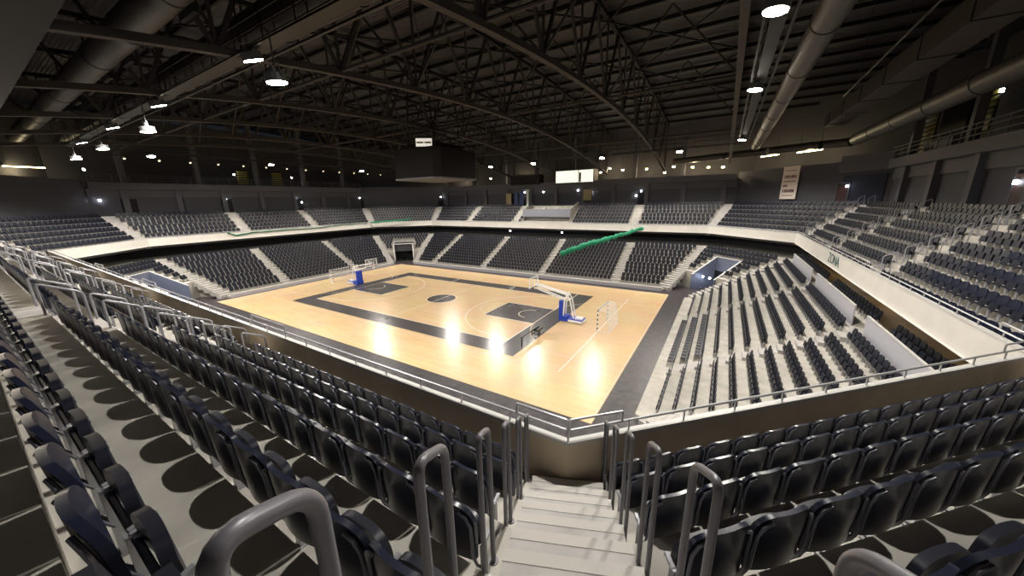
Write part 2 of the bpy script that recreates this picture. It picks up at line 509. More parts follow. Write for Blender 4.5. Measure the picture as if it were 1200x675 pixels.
# corner stairs follow the bisector of two sides
def vertex_dir(i):
    v0 = Vector(octv(0)[i]); v1 = Vector(octv(1)[i]); return v0, (v1 - v0)
def corner_stair(i, rows, zf, rf, hw, label, jmin=1):
    m = MB()
    v0, dv = vertex_dir(i); dl = dv.length; dn = dv / dl; tt = Vector((-dn.y, dn.x))
    def P(d): return v0 + dv * d - dn * (hw * math.tan(PI / 8) + .01)
    for k in range(jmin, rows + 1):
        d = rf(k); nd = rf(k + 1) if k < rows else rf(k) + 0.8
        h = (nd - d) / 2
        z0, z1 = zf(k - 1), zf(k)
        for (da, db, z) in ((d - h, d, (z0 + z1) / 2), (d, d + h, z1)):
            p0, p1 = P(da), P(db)
            m.prism([p0 - tt * hw, p1 - tt * hw, p1 + tt * hw, p0 + tt * hw], z0 - 0.35, z + 0.004)
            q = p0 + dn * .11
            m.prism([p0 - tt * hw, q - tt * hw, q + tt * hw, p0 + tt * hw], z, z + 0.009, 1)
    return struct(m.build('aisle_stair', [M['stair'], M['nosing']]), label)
for i in range(8):
    corner_stair(i, U_ROWS, u_z, u_riser, UW, 'pale corner steps of the upper tier')
for i in range(6):
    corner_stair(i, L_ROWS, lambda j: (l_z(j) if j < L_ROWS else 4.75), l_front, 0.6, 'pale corner steps of the lower tier', 1)

# ------------------------------------------------------------------ seats
def shell_mesh(z0, z1, hw, ybase, lean, bulge, th, nu, nv, name, m, r=0.15, crown=0.02, taper=0.93):
    """a curved plastic shell with rounded upper corners; local +y faces the court"""
    mb = MB()
    def w(z):
        q = (z - z0) / (z1 - z0)
        base = hw * (taper + (1 - taper) * min(1, q / 0.45))
        h = z - (z1 - r)
        if h <= 0: return base
        return base - r + math.sqrt(max(0.0, r * r - h * h))
    fr, bk = [], []
    for a in range(nv + 1):
        q = a / nv
        vv = 1 - (1 - q) ** 1.7
        for b in range(nu + 1):
            u = -1 + 2 * b / nu
            z = z0 + (z1 - z0) * vv
            x = u * w(z)
            y = ybase - lean * vv - bulge * (1 - (x / hw) ** 2)
            z += crown * (1 - (x / hw) ** 2) * vv ** 2
            fr.append((x, y + th / 2, z)); bk.append((x, y - th / 2, z))
    n = nu + 1
    o = len(fr)
    fs = []
    for a in range(nv):
        for b in range(nu):
            i = a * n + b
            fs.append((i, i + n, i + n + 1, i + 1))
            fs.append((o + i, o + i + 1, o + i + n + 1, o + i + n))
    rim = [b for b in range(n)] + [a * n + nu for a in range(1, nv + 1)] + [nv * n + b for b in range(nu - 1, -1, -1)] + [a * n for a in range(nv - 1, 0, -1)]
    for k in range(len(rim)):
        p, q = rim[k], rim[(k + 1) % len(rim)]
        fs.append((p, q, o + q, o + p))
    mb.add(fr + bk, fs)
    return mb.mesh(name, m, True)
ME_BACK = shell_mesh(0.39, 0.915, 0.268, 0.035, 0.035, 0.05, 0.036, 10, 9, 'backrest', M['seat'], 0.14, 0.02)
ME_PAN = shell_mesh(0.40, 0.65, 0.235, 0.155, 0.02, -0.02, 0.055, 8, 7, 'seat_pan', M['seatpan'], 0.10, 0.01)
def rib_mesh(s):
    mb = MB()
    pts = [(s * .16, -0.062, .885), (s * .22, -0.048, .85), (s * .248, -0.03, .76), (s * .250, -.022, .62), (s * .252, -.018, .46), (s * .252, .02, .34), (s * .252, .09, .22)]
    mb.tube(pts, 0.013, 6)
    return mb.mesh('rib', M['seatrib'], True)
ME_RIB = {s: rib_mesh(s) for s in (-1, 1)}
def leg_mesh(s):
    mb = MB()
    mb.box((s * .262 - .018, .075, 0.0), (s * .262 + .018, .125, .48))
    mb.box((s * .262 - .03, .04, 0.0), (s * .262 + .03, .20, .018))
    mb.bar((s * .262, .10, .47), (s * .245, .21, .49), .03, .035)
    return mb.mesh('leg', M['seatleg'])
ME_LEG = {s: leg_mesh(s) for s in (-1, 1)}
def bar_mesh():
    mb = MB(); mb.tube([(-.26, .11, .45), (.26, .11, .45)], .018, 6)
    return mb.mesh('cross_bar', M['seatrib'], True)
ME_BAR = bar_mesh()

PITCH = 0.56
def fill(sec, d, gaps, tier, row, z, opened=None):
    lo, hi = trange(sec, d)
    cuts = sorted(gaps)
    segs = []; cur = lo + 0.70
    for (a, b) in cuts:
        if a > cur: segs.append((cur, a))
        cur = max(cur, b)
    if hi - 0.70 > cur: segs.append((cur, hi - 0.70))
    out = []
    for bi, (a, b) in enumerate(segs):
        n = int((b - a + 0.12) / PITCH)
        if n <= 0: continue
        off = a + ((b - a) - n * PITCH) / 2 + PITCH / 2
        for i in range(n):
            p = point(sec, d, off + i * PITCH)
            out.append(dict(x=p.x, y=p.y, z=z, rot=ANG[sec] + PI / 2, sec=sec, tier=tier, row=row, block=bi, i=i, n=n, nb=len(segs), tc=off + i * PITCH))
    return out
SEATS = []
for s in SEC:
    for k in range(U_ROWS):
        gaps = [(tc_of(s, w) - 0.72, tc_of(s, w) + 0.72) for w in U_AISLE.get(s, [])]
        if s == 'F' and k >= 1:
            gaps.append((tc_of('F', 6.0), tc_of('F', -4.2)))          # the press box stands here
        SEATS += fill(s, u_seat(k), gaps, 'upper', k, u_z(k))
for s in ('R', 'NE', 'F', 'NW', 'L', 'SW', 'N', 'SE'):
    for j in range(L_ROWS):
        d = l_seat(j)
        corner = s in ('NE', 'NW', 'SW', 'SE')
        if (corner and l_front(j) < VD0 - 0.05) or (s == 'N' and j < 5): continue
        gaps = [(tc_of(s, w) - 0.58, tc_of(s, w) + 0.58) for w in L_AISLE.get(s, [])]
        if corner and d < VD1 + 0.3:
            cm = chmid(s); gaps.append((cm - VW - .35, cm + VW + .35))
        row = fill(s, d, gaps, 'lower', j, l_z(j))
        if s == 'R' and j < 3:
            for q in row: q['open'] = (q['block'] == 1)
        SEATS += row
# a further row under the right overhang
SEATS += fill('R', 0.75, [(tc_of('R', w) - 0.9, tc_of('R', w) + 0.9) for w in L_AISLE['R']], 'back', 0, 4.75)

def cam_uv(x, y, z):
    v = Vector((x, y, z)) - Vector(CAM)
    w = v.dot(FWD)
    if w < 0.15: return None
    return (600 + 399.44 * v.dot(RIGHT) / w, 337.5 - 399.44 * v.dot(UP) / w, w)
cand = []
for q in SEATS:
    uv = cam_uv(q['x'], q['y'], q['z'] + 0.6)
    ok = uv and q['tier'] == 'upper' and q['sec'] in ('N', 'SE', 'R') and -40 < uv[0] < 1240 and 0 < uv[1] < 730
    q['dist'] = (Vector((q['x'], q['y'], q['z'] + .6)) - Vector(CAM)).length
    if ok: cand.append(q)
cand.sort(key=lambda q: q['dist'])
NEAR = cand[:300]
for q in NEAR: q['near'] = True
ROWW = ['front', 'second', 'third', 'fourth', 'fifth', 'sixth', 'top']
def seat_label(q):
    s, bi, n, i = q['sec'], q['block'], q['n'], q['i']
    row = ROWW[q['row']]
    if s == 'N':
        # tangent of the near side runs towards +x; the last block touches the foreground stair
        fromend = n - i
        if bi == q['nb'] - 1: return f"navy folding seat, {ordw(fromend)} left of the foreground stair, {row} row of the upper tier"
        k = q['nb'] - 1 - bi
        return f"navy folding seat, {ordw(fromend)} beyond the {ordw(k)} left-hand side aisle, {row} row of the upper tier"
    if s == 'SE':
        return f"navy folding seat, {ordw(i + 1)} right of the foreground stair, {row} row of the corner block"
    if bi == 0: return f"navy folding seat, {ordw(i + 1)} past the right corner stair, {row} row of the right-hand upper tier"
    return f"navy folding seat, {ordw(i + 1)} beyond the {ordw(bi)} right-hand aisle, {row} row of the upper tier"
for q in NEAR:
    t = thing('stadium_seat', seat_label(q), 'seat', (q['x'], q['y'], q['z']), q['rot'], 'folding seats of the upper tier')
    link('backrest', ME_BACK, t)
    link('seat_pan', ME_PAN, t)
    for s in (-1, 1):
        link('rib', ME_RIB[s], t); link('leg', ME_LEG[s], t)
    link('cross_bar', ME_BAR, t)

# all remaining seats as one mass
def lowseat(opened=False):
    vs, fs, mi = [], [], []
    def add(v, f, m):
        o = len(vs); vs.extend(v); fs.extend([tuple(i + o for i in x) for x in f]); mi.extend([m] * len(f))
    def boxv(x0, x1, y0, y1, z0, z1):
        return [(x0,y0,z0),(x1,y0,z0),(x1,y1,z0),(x0,y1,z0),(x0,y0,z1),(x1,y0,z1),(x1,y1,z1),(x0,y1,z1)]
    BF = [(0,3,2,1),(4,5,6,7),(0,1,5,4),(1,2,6,5),(2,3,7,6),(3,0,4,7)]
    prof = [(-.20, .44), (-.235, .68), (-.225, .84), (-.13, .92), (.13, .92), (.225, .84), (.235, .68), (.20, .44)]
    n = len(prof)
    fy = lambda z: 0.03 - 0.09 * (z - .44) / .48
    v = [(x, fy(z) + .02, z) for x, z in prof] + [(x, fy(z) - .03, z) for x, z in prof]
    add(v, [tuple(range(n))[::-1], tuple(range(n, 2 * n))] + [(i, (i + 1) % n, (i + 1) % n + n, i + n) for i in range(n)], 0)
    if opened:
        add(boxv(-.225, .225, .02, .44, .43, .485), BF, 0)
    else:
        add([(-.22,.10,.42),(.22,.10,.42),(.22,.17,.42),(-.22,.17,.42),(-.20,.08,.68),(.20,.08,.68),(.20,.135,.68),(-.20,.135,.68)], BF, 0)
    for s in (-1, 1):
        add(boxv(s * .262 - .016, s * .262 + .016, .06, .11, 0, .48), BF, 1)
    return np.array(vs, float), fs, mi
REST = [q for q in SEATS if not q.get('near') and not (q['sec'] in ('N', 'SE') and q['tier'] == 'upper' and q['row'] > 5 and q['dist'] < 1.6)]
def seat_mass(name, seats):
    V, Fc, MI = [], [], []
    off = 0
    for opened in (False, True):
        L = [q for q in seats if bool(q.get('open')) == opened]
        if not L: continue
        lv, lf, lm = lowseat(opened)
        for q in L:
            c, s = math.cos(q['rot']), math.sin(q['rot'])
            w = np.empty_like(lv)
            w[:, 0] = q['x'] + lv[:, 0] * c - lv[:, 1] * s
            w[:, 1] = q['y'] + lv[:, 0] * s + lv[:, 1] * c
            w[:, 2] = q['z'] + lv[:, 2]
            V.append(w)
            Fc.extend([tuple(i + off for i in f) for f in lf]); MI.extend(lm); off += len(lv)
    me = bpy.data.meshes.new(name)
    me.from_pydata(np.concatenate(V).tolist(), [], Fc)
    me.materials.append(M['seatfar']); me.materials.append(M['seatleg'])
    me.polygons.foreach_set('material_index', MI)
    me.update()
    return link(name, me)
o = seat_mass('stadium_seat_rows', REST)
tag(o, 'thousands of dark navy seats filling the far and lower stands all round the court', 'seats')
o['kind'] = 'stuff'

# ------------------------------------------------------------------ stair handrails
def u_rail_mesh(gap, rise, h_far, h_near, r=0.032):
    """local +x points up the stair; posts at x=0 and x=gap"""
    mb = MB()
    pts = fillet([(0, 0, 0), (0, 0, h_far), (gap, 0, h_near), (gap, 0, 0.0)], 0.085, 6)
    mb.tube(pts, r, 12)
    mb.tube([(0, 0, 0), (0, 0, 0.012)], r * 2, 12)
    mb.tube([(gap, 0, 0), (gap, 0, 0.012)], r * 2, 12)
    return mb.mesh('stair_handrail', M['rail'], True)
ME_UR = u_rail_mesh(0.27, 0.13, 1.28, 1.42, 0.021)
ME_UR6 = u_rail_mesh(0.22, 0.2, 1.40, 1.51, 0.022)
M['rail_light'] = mat('light_grey_rail', (0.34, 0.34, 0.37), 0.38, metal=0.2)
ME_UR2 = u_rail_mesh(0.55, 0.2, 0.90, 1.20, 0.024)
ME_UR2.materials[0] = M['rail_light']
def put_rail(me, p, dirv, z, label, group):
    o = link('stair_handrail', me, None, (p.x, p.y, z), math.atan2(dirv.y, dirv.x))
    return tag(o, label, 'handrail', group)
def corner_rails(i, stair, hws, rows, me, names, shift=-0.42):
    v0, dv = vertex_dir(i); dl = dv.length; dn = dv / dl; tt = Vector((-dn.y, dn.x))
    for side, nm in zip((-1, 1), names):
        hw = hws if not isinstance(hws, tuple) else hws[0 if side < 0 else 1]
        for k in rows:
            d = u_riser(k)
            if i == 7 and k == 6:
                sh, top = (-0.66, 10.87) if side < 0 else (-0.87, 10.66)
                p = v0 + dv * d + dn * sh + tt * (side * hw)
                o = put_rail(ME_UR6, p, dn, top - 1.40, f"grey U-shaped handrail nearest the camera on the {nm} side of the {stair}", 'stair handrails')
                continue
            sh, zz = shift, u_z(k) - 0.25
            if i == 7: sh, zz = (-0.56, u_z(k) - 0.28) if side < 0 else (-0.92, u_z(k) - 0.55)
            p = v0 + dv * d + dn * sh + tt * (side * hw)
            put_rail(me, p, dn, zz, f"grey U-shaped handrail, {ordw(k)} up the {nm} side of the {stair}", 'stair handrails')
def mid_rails(sec, w, stair, hw, rows, names, shift=-0.5):
    n, t = nrm(sec), tan_(sec)
    for side, nm in zip((-1, 1), names):
        for k in rows:
            p = point(sec, u_riser(k), tc_of(sec, w)) + n * shift + t * (side * hw)
            put_rail(ME_UR2, p, n, u_z(k - 1), f"thin grey U-shaped handrail, {ordw(k)} up the {nm} side of the {stair}", 'stair handrails')
# vertex 7 joins the near side (N) and the corner block (SE): the foreground stair; tt points to the left of the view's stair
corner_rails(7, 'foreground stair', (0.645, 0.60), range(1, 7), ME_UR, ('left', 'right'))
corner_rails(0, 'right corner stair', 0.63, range(1, 8), ME_UR2, ('near', 'far'))
corner_rails(1, 'far right corner stair', 0.63, range(1, 8), ME_UR2, ('near', 'far'))
mid_rails('R', -3.7, 'first right-hand aisle', 0.63, range(1, 8), ('near', 'far'))
mid_rails('R', 7.0, 'second right-hand aisle', 0.63, range(1, 8), ('near', 'far'))
for w, nm in zip((16.3, 5.0, -5.2, -16.3), ('first', 'second', 'third', 'fourth')):
    mid_rails('N', w, nm + ' left-hand aisle', 0.63, range(1, 6), ('far', 'near'))

# ------------------------------------------------------------------ parapet rails
def parapet_rail(sec, label, h=0.19, spacing=1.12, guard=(), post_r=0.018):
    n = nrm(sec)
    t = thing('parapet_rail', label, 'railing', (0, 0, 0))
    a, b = ends(sec, 0.15)
    z = 7.66
    m = MB(); m.tube([(a.x, a.y, z + h), (b.x, b.y, z + h)], 0.024, 8)
    m.build('top_rail', M['galv'], t, True)
    L = (b - a).length; k = max(2, round(L / spacing)); u = (b - a) / L
    pm = MB(); pm.tube([(0, 0, 0), (0, 0, h)], post_r, 6); pme = pm.mesh('post', M['galv'], True)
    for i in range(k + 1):
        p = a + u * (L * i / k)
        link('post', pme, t, (p.x, p.y, z))
    for (c0, c1) in guard:
        m = MB()
        p0 = point(sec, 0.15, c0); p1 = point(sec, 0.15, c1)
        m.tube(fillet([(p0.x, p0.y, z + h), (p0.x, p0.y, z + .38), (p1.x, p1.y, z + .38), (p1.x, p1.y, z + h)], 0.03, 3), 0.022, 8)
        m.build('guard_rail', M['galv'], t, True)
def gd(sec, w, hw=1.05): c = tc_of(sec, w); return (c - hw, c + hw)
lo7, hi7 = trange('N', .1)
loS, hiS = trange('SE', .1)
loR, hiR = trange('R', .1)
parapet_rail('N', 'long pale metal rail along the near left parapet', guard=[gd('N', 16.8), gd('N', 5.0), gd('N', -5.2), (hi7 - 0.95, hi7)])
parapet_rail('SE', 'pale metal rail on the corner parapet right of the foreground stair', guard=[(loS, loS + 0.95), (hiS - 1.2, hiS)])
parapet_rail('R', 'long pale metal rail on the white parapet of the right-hand upper tier', h=0.17, guard=[gd('R', -3.7, 1.2), gd('R', 7.0, 1.2), (loR, loR + 1.3)])
parapet_rail('NE', 'pale metal rail on the far right corner parapet', h=0.12)
parapet_rail('F', 'pale metal rail along the far parapet', h=0.10, spacing=2.2)
parapet_rail('L', 'pale metal rail along the left end parapet', h=0.12, spacing=2.2)

# ------------------------------------------------------------------ fascia lettering
fc = bpy.data.curves.new('fascia_lettering', 'FONT')
fc.body = 'ZONA'; fc.size = 0.98; fc.extrude = 0.006; fc.align_x = 'CENTER'; fc.align_y = 'CENTER'
fc.materials.append(M['teal'])
tmp = link('lettering_source', fc)
bpy.context.view_layer.update()
fme = bpy.data.meshes.new_from_object(tmp.evaluated_get(bpy.context.evaluated_depsgraph_get()))
bpy.data.objects.remove(tmp); fme.name = 'fascia_lettering'
o = link('fascia_lettering', fme, None, (35.295, 1.55, 7.14))
o.rotation_euler = (PI / 2, 0, -PI / 2)
tag(o, 'dark teal capital letters on the white right-hand fascia', 'lettering')

# ------------------------------------------------------------------ panels behind the right lower stand
for (y0, y1, nm) in ((5.0, 13.8, 'far'), (-5.9, 3.2, 'middle'), (-16.5, -7.8, 'near')):
    t = thing('screen_panel', f'pale grey screen panel behind the right lower seats, the {nm} one of three', 'panel', (34.95, (y0 + y1) / 2, 4.72), 0, 'grey screen panels')
    h = (y1 - y0) / 2
    m = MB(); m.box((-.03, -h, 0.0), (.03, h, 1.12)); m.build('panel', M['panel'], t)
    m = MB(); m.box((-.05, -h, 1.12), (.05, h, 1.16)); m.build('capping', M['coping'], t)
g = MB(); g.box((36.2, -17, 4.75), (39.8, 18, 4.765))
struct(g.build('back_walkway_floor', M['brown']), 'warm brown walkway under the right overhang')

# ------------------------------------------------------------------ corner tunnels
def tunnel(sec, nm, sloped=True):
    t_ = tan_(sec); n = nrm(sec); cm = chmid(sec)
    th = 0.12
    if sloped:
        t = thing('tunnel_enclosure', f'blue-grey walled tunnel mouth in the {nm} lower corner', 'tunnel enclosure', (0, 0, 0))
        for sgn in (-1, 1):
            m = MB()
            c0, c1 = cm + sgn * (VW - th), cm + sgn * VW
            if sgn < 0: c0, c1 = c1, c0
            f = [point(sec, VD0, c0), point(sec, VD1, c0), point(sec, VD1, c1), point(sec, VD0, c1)]
            m.prism(f, 0, [1.95, 4.0, 4.0, 1.95])
            w = m.build('side_wall', M['vom'], t)
            m = MB()
            p, q = (f[0] + f[3]) / 2, (f[1] + f[2]) / 2
            m.bar((p.x, p.y, 1.98), (q.x, q.y, 4.03), .16, .06)
            m.build('capping', M['vomtop'], w)
        m = MB()
        m.prism([point(sec, VD1, cm - VW), point(sec, VD1 + th, cm - VW), point(sec, VD1 + th, cm + VW), point(sec, VD1, cm + VW)], 2.3, 4.0)
        w = m.build('back_wall', M['vom'], t)
        a, b = point(sec, VD1 + .05, cm - VW), point(sec, VD1 + .05, cm + VW)
        m = MB(); m.bar((a.x, a.y, 4.03), (b.x, b.y, 4.03), .16, .06); m.build('capping', M['vomtop'], w)
    else:
        t = thing('tunnel_portal', f'white-framed dark doorway in the {nm} lower corner', 'doorway', (0, 0, 0))
        for sgn in (-1, 1):
            p = point(sec, VD0 - .1, cm + sgn * VW); m = MB()
            m.prism([p - t_ * .12 - n * .15, p - t_ * .12 + n * .15, p + t_ * .12 + n * .15, p + t_ * .12 - n * .15], 0, 3.5)
            m.build('jamb', M['vomtop'], t)
        a, b = point(sec, VD0 - .1, cm - VW), point(sec, VD0 - .1, cm + VW)
        m = MB(); m.bar((a.x, a.y, 3.5), (b.x, b.y, 3.5), .2, .12); m.build('lintel', M['vomtop'], t)
        m = MB(); m.prism([point(sec, VD0, cm - VW), point(sec, VD1, cm - VW), point(sec, VD1, cm + VW), point(sec, VD0, cm + VW)], 3.35, 3.5)
        m.build('canopy', M['under'], t)
        m = MB(); m.prism([point(sec, VD0 + .3, cm - VW), point(sec, VD0 + .4, cm - VW), point(sec, VD0 + .4, cm + VW), point(sec, VD0 + .3, cm + VW)], 2.0, 3.4)
        m.build('panel', M['wall'], t)
    m = MB()
    m.prism([point(sec, VD1 - .12, cm - VW), point(sec, VD1 - .02, cm - VW), point(sec, VD1 - .02, cm + VW), point(sec, VD1 - .12, cm + VW)], 0, 2.3)
    m.build('dark_opening', M['black'], t)
tunnel('NE', 'far right'); tunnel('SW', 'near left'); tunnel('NW', 'far left', False)

# ------------------------------------------------------------------ court equipment
def hoop(sx, label):
    """portable basketball stand; built for the +x end and turned for the other"""
    t = thing('basketball_stand', label, 'basketball hoop', (16.9 * sx, 0, 0.02), 0 if sx > 0 else PI)
    m = MB()
    m.box((-1.05, -.55, .06), (1.3, .55, .34))
    m.box((-1.05, -.55, .34), (-.25, .55, .52))
    m.build('base', M['blue'], t)
    m = MB(); m.box((-.1, -.57, .08), (1.34, -.55, .30)); m.box((-.1, .55, .08), (1.34, .57, .30)); m.box((1.30, -.57, .08), (1.36, .57, .30))
    m.box((.5, -.3, .34), (1.2, .3, .50))
    m.build('ballast_box', M['white_metal'], t)
    for y in (-.45, .45):
        for x in (-.8, 1.0):
            m = MB(); m.tube([(x, y - .03, .05), (x, y + .03, .05)], .05, 10); m.build('wheel', M['black_metal'], t)
    m = MB(); m.prism([(-1.12, -.42), (-.78, -.42), (-.78, .42), (-1.12, .42)], .34, 2.0); m.build('front_padding', M['blue'], t)
    for y in (-.28, .28):
        m = MB(); m.bar((-.7, y, .45), (-.62, y, 1.95), .09, .12); m.bar((-.62, y, 1.95), (-.35, y, 2.75), .09, .12)
        m.build('upright', M['white_metal'], t)
        m = MB(); m.bar((.35, y, .40), (-.05, y, 2.2), .08, .10); m.bar((-.05, y, 2.2), (-.45, y, 2.85), .08, .10)
        m.build('rear_strut', M['white_metal'], t)
    for y in (-.2, .2):
        m = MB(); m.bar((-.25, y, 2.62), (-3.9, y, 3.32), .09, .14); m.build('boom_arm', M['white_metal'], t)
        m = MB(); m.bar((-.6, y, 2.1), (-3.9, y, 2.95), .07, .09); m.build('lower_arm', M['white_metal'], t)
    bx = -4.1
    bb = link('backboard', None, t)
    m = MB()
    for (a, b) in (((bx, -.9, 2.9), (bx, .9, 2.9)), ((bx, -.9, 3.95), (bx, .9, 3.95)), ((bx, -.9, 2.9), (bx, -.9, 3.95)), ((bx, .9, 2.9), (bx, .9, 3.95))):
        m.bar(a, b, .06, .06)
    for (a, b) in (((bx - .02, -.295, 3.05), (bx - .02, .295, 3.05)), ((bx - .02, -.295, 3.5), (bx - .02, .295, 3.5)), ((bx - .02, -.295, 3.05), (bx - .02, -.295, 3.5)), ((bx - .02, .295, 3.05), (bx - .02, .295, 3.5))):
        m.bar(a, b, .04, .04)
    m.build('frame', M['white_metal'], bb)
    m = MB(); m.box((bx - .03, -.92, 2.84), (bx + .03, .92, 2.93)); m.build('edge_padding', M['blue'], bb)
    m = MB(); m.box((bx - .008, -.88, 2.95), (bx + .008, .88, 3.92)); m.build('pane', GLASS, bb)
    m = MB(); cx = bx - .375
    m.tube([(cx + .225 * math.cos(a * PI / 12), .225 * math.sin(a * PI / 12), 3.05) for a in range(25)], .012, 6, cap=False)
    m.bar((bx, 0, 3.05), (cx + .22, 0, 3.05), .12, .03)
    r = m.build('rim', M['orange'], t)
    m = MB()
    for a in range(12):
        p0 = Vector((cx + .225 * math.cos(a * PI / 6), .225 * math.sin(a * PI / 6), 3.05))
        for s2 in (-1, 1):
            b = (a + s2) * PI / 6
            p1 = Vector((cx + .12 * math.cos(b), .12 * math.sin(b), 2.62))
            m.bar(p0, p1, .012, .012)
    m.build('net', M['white_metal'], r)
def glass():
    m = bpy.data.materials.new('clear_acrylic'); m.use_nodes = True
    nt = m.node_tree; b = nt.nodes['Principled BSDF']
    b.inputs['Base Color'].default_value = (.9, .92, .95, 1); b.inputs['Roughness'].default_value = .05
    b.inputs['Alpha'].default_value = 0.12
    return m
GLASS = glass()
hoop(1, 'blue and white portable basketball stand near the right-hand end line')
hoop(-1, 'blue and white portable basketball stand at the far left end of the court')

def goal(sx, label):
    t = thing('handball_goal', label, 'goal', (20.0 * sx, 0, 0.02), 0 if sx > 0 else PI)
    def striped(a, b, nm):
        a = Vector(a); b = Vector(b); n = max(2, round((b - a).length / .2)); m = MB()
        for k in range(n):
            m.bar(a + (b - a) * (k / n), a + (b - a) * ((k + 1) / n), .085, .085, k % 2)
        m.build(nm, [M['white_metal'], M['black_metal']], t)
    striped((0, -1.54, 0), (0, -1.54, 2.08), 'post'); striped((0, 1.54, 0), (0, 1.54, 2.08), 'post')
    striped((0, -1.58, 2.04), (0, 1.58, 2.04), 'crossbar')
    m = MB()
    for y in (-1.54, 1.54):
        m.tube(fillet([(0, y, 2.04), (.75, y, 1.98), (1.05, y, 0.02), (0, y, .02)], .25, 4), .02, 6)
    m.tube([(1.05, -1.54, .02), (1.05, 1.54, .02)], .02, 6)
    m.build('rear_frame', M['white_metal'], t)
    m = MB(); w = .012
    for k in range(22):
        y = -1.5 + 3.0 * k / 21
        m.bar((.75, y, 1.98), (1.03, y, .05), w, w)
        m.bar((.05, y, 2.03), (.75, y, 1.98), w, w)
    for k in range(14):
        f = k / 13
        m.bar((.75 + .28 * f, -1.5, 1.98 - 1.93 * f), (.75 + .28 * f, 1.5, 1.98 - 1.93 * f), w, w)
        for y in (-1.54, 1.54):
            m.bar((.02, y, 2.0 - 1.93 * f), (.75 + .28 * f, y, 1.98 - 1.93 * f), w, w)
    m.build('net', M['white_metal'], t)
goal(1, 'white handball goal with striped posts behind the right basketball stand')
goal(-1, 'white handball goal with striped posts at the far left end of the floor')

t = thing('bench_frame', 'low black metal frame standing on the charcoal border near the court corner', 'bench', (15.75, -6.1, 0.02), 0)
for y in (-1.55, 1.45):
    m = MB(); m.bar((0, y, 0), (0, y, .80), .09, .09); m.build('leg', M['black_metal'], t)
m = MB(); m.bar((0, -1.6, .82), (0, 1.5, .82), .10, .10); m.build('top_bar', M['black_metal'], t)
m = MB(); m.box((-.1, .6, .60), (.35, 1.5, .76)); m.build('box_shelf', M['black_metal'], t)

def bundle(name, pts, r, m_, label, cat):
    mb = MB(); P = [Vector(p) for p in pts]; out = []; rr = []
    n = 40
    for k in range(n + 1):
        f = k / n * (len(P) - 1); i = min(int(f), len(P) - 2); u = f - i
        out.append(P[i] * (1 - u) + P[i + 1] * u + Vector((random.uniform(-.05, .05), random.uniform(-.05, .05), random.uniform(-.06, .06))) * (r / .25))
        rr.append(r * random.uniform(.8, 1.25) * (1.12 - 0.5 * k / n))
    mb.tube(out, rr, 9)
    return tag(mb.build(name, m_, None, True), label, cat)
bundle('safety_net', [(7.48, 19.00, 3.44), (11.31, 20.80, 4.88), (14.80, 23.00, 5.97), (18.17, 25.00, 7.12)], .40, M['green'],
       'long green rolled-up safety net slung from the far stand up to the fascia', 'net')
bundle('safety_net', [(-34.22, -8.2, 7.62), (-34.22, -7.2, 7.15), (-34.22, -5.0, 7.40), (-34.22, 0, 7.45), (-34.22, 5, 7.35), (-34.22, 10, 7.60), (-34.22, 15.6, 7.55)], .085, M['green_dark'],
       'dark green cord draped along the white left-hand fascia', 'net')
bundle('safety_net', [(-34.0, 16.2, 7.62), (-31.8, 18.4, 7.80), (-29.2, 21.2, 7.95), (-28.2, 22.4, 8.25)], .15, M['green'],
       'short green net bundle on the far left corner parapet', 'net')

# press box in the far upper tier
t = thing('press_box', 'press box with a pale front panel in the middle of the far upper tier', 'press box', (0.95, 27.1, 0))
m = MB(); m.box((-4.75, -.08, 8.55), (4.75, .08, 9.95)); m.build('front_panel', M['boxfront'], t)
for x, h in ((-4.65, 0), (4.65, .5)):
    m = MB()
    a = [(0, 7.3), (4.2, 10.2), (4.2, 10.6 + h), (0, 9.9)]
    m.add([(x - .1, y, z) for y, z in a] + [(x + .1, y, z) for y, z in a], [(0, 1, 2, 3), (7, 6, 5, 4), (0, 4, 5, 1), (1, 5, 6, 2), (2, 6, 7, 3), (3, 7, 4, 0)])
    m.build('side_panel', M['boxside'], t)
m = MB(); m.box((-4.5, .1, 9.2), (4.5, 3.4, 9.3)); m.box((-4.5, 2.2, 9.3), (4.5, 3.4, 9.75)); m.build('platform', M['black'], t)
for x in (-1.2, 1.4):
    m = MB()
    for k in range(4): m.box((x - .35, .2 + .45 * k, 9.3), (x + .35, .65 + .45 * k, 9.5 + .22 * k))
    m.build('step', M['stair'], t)

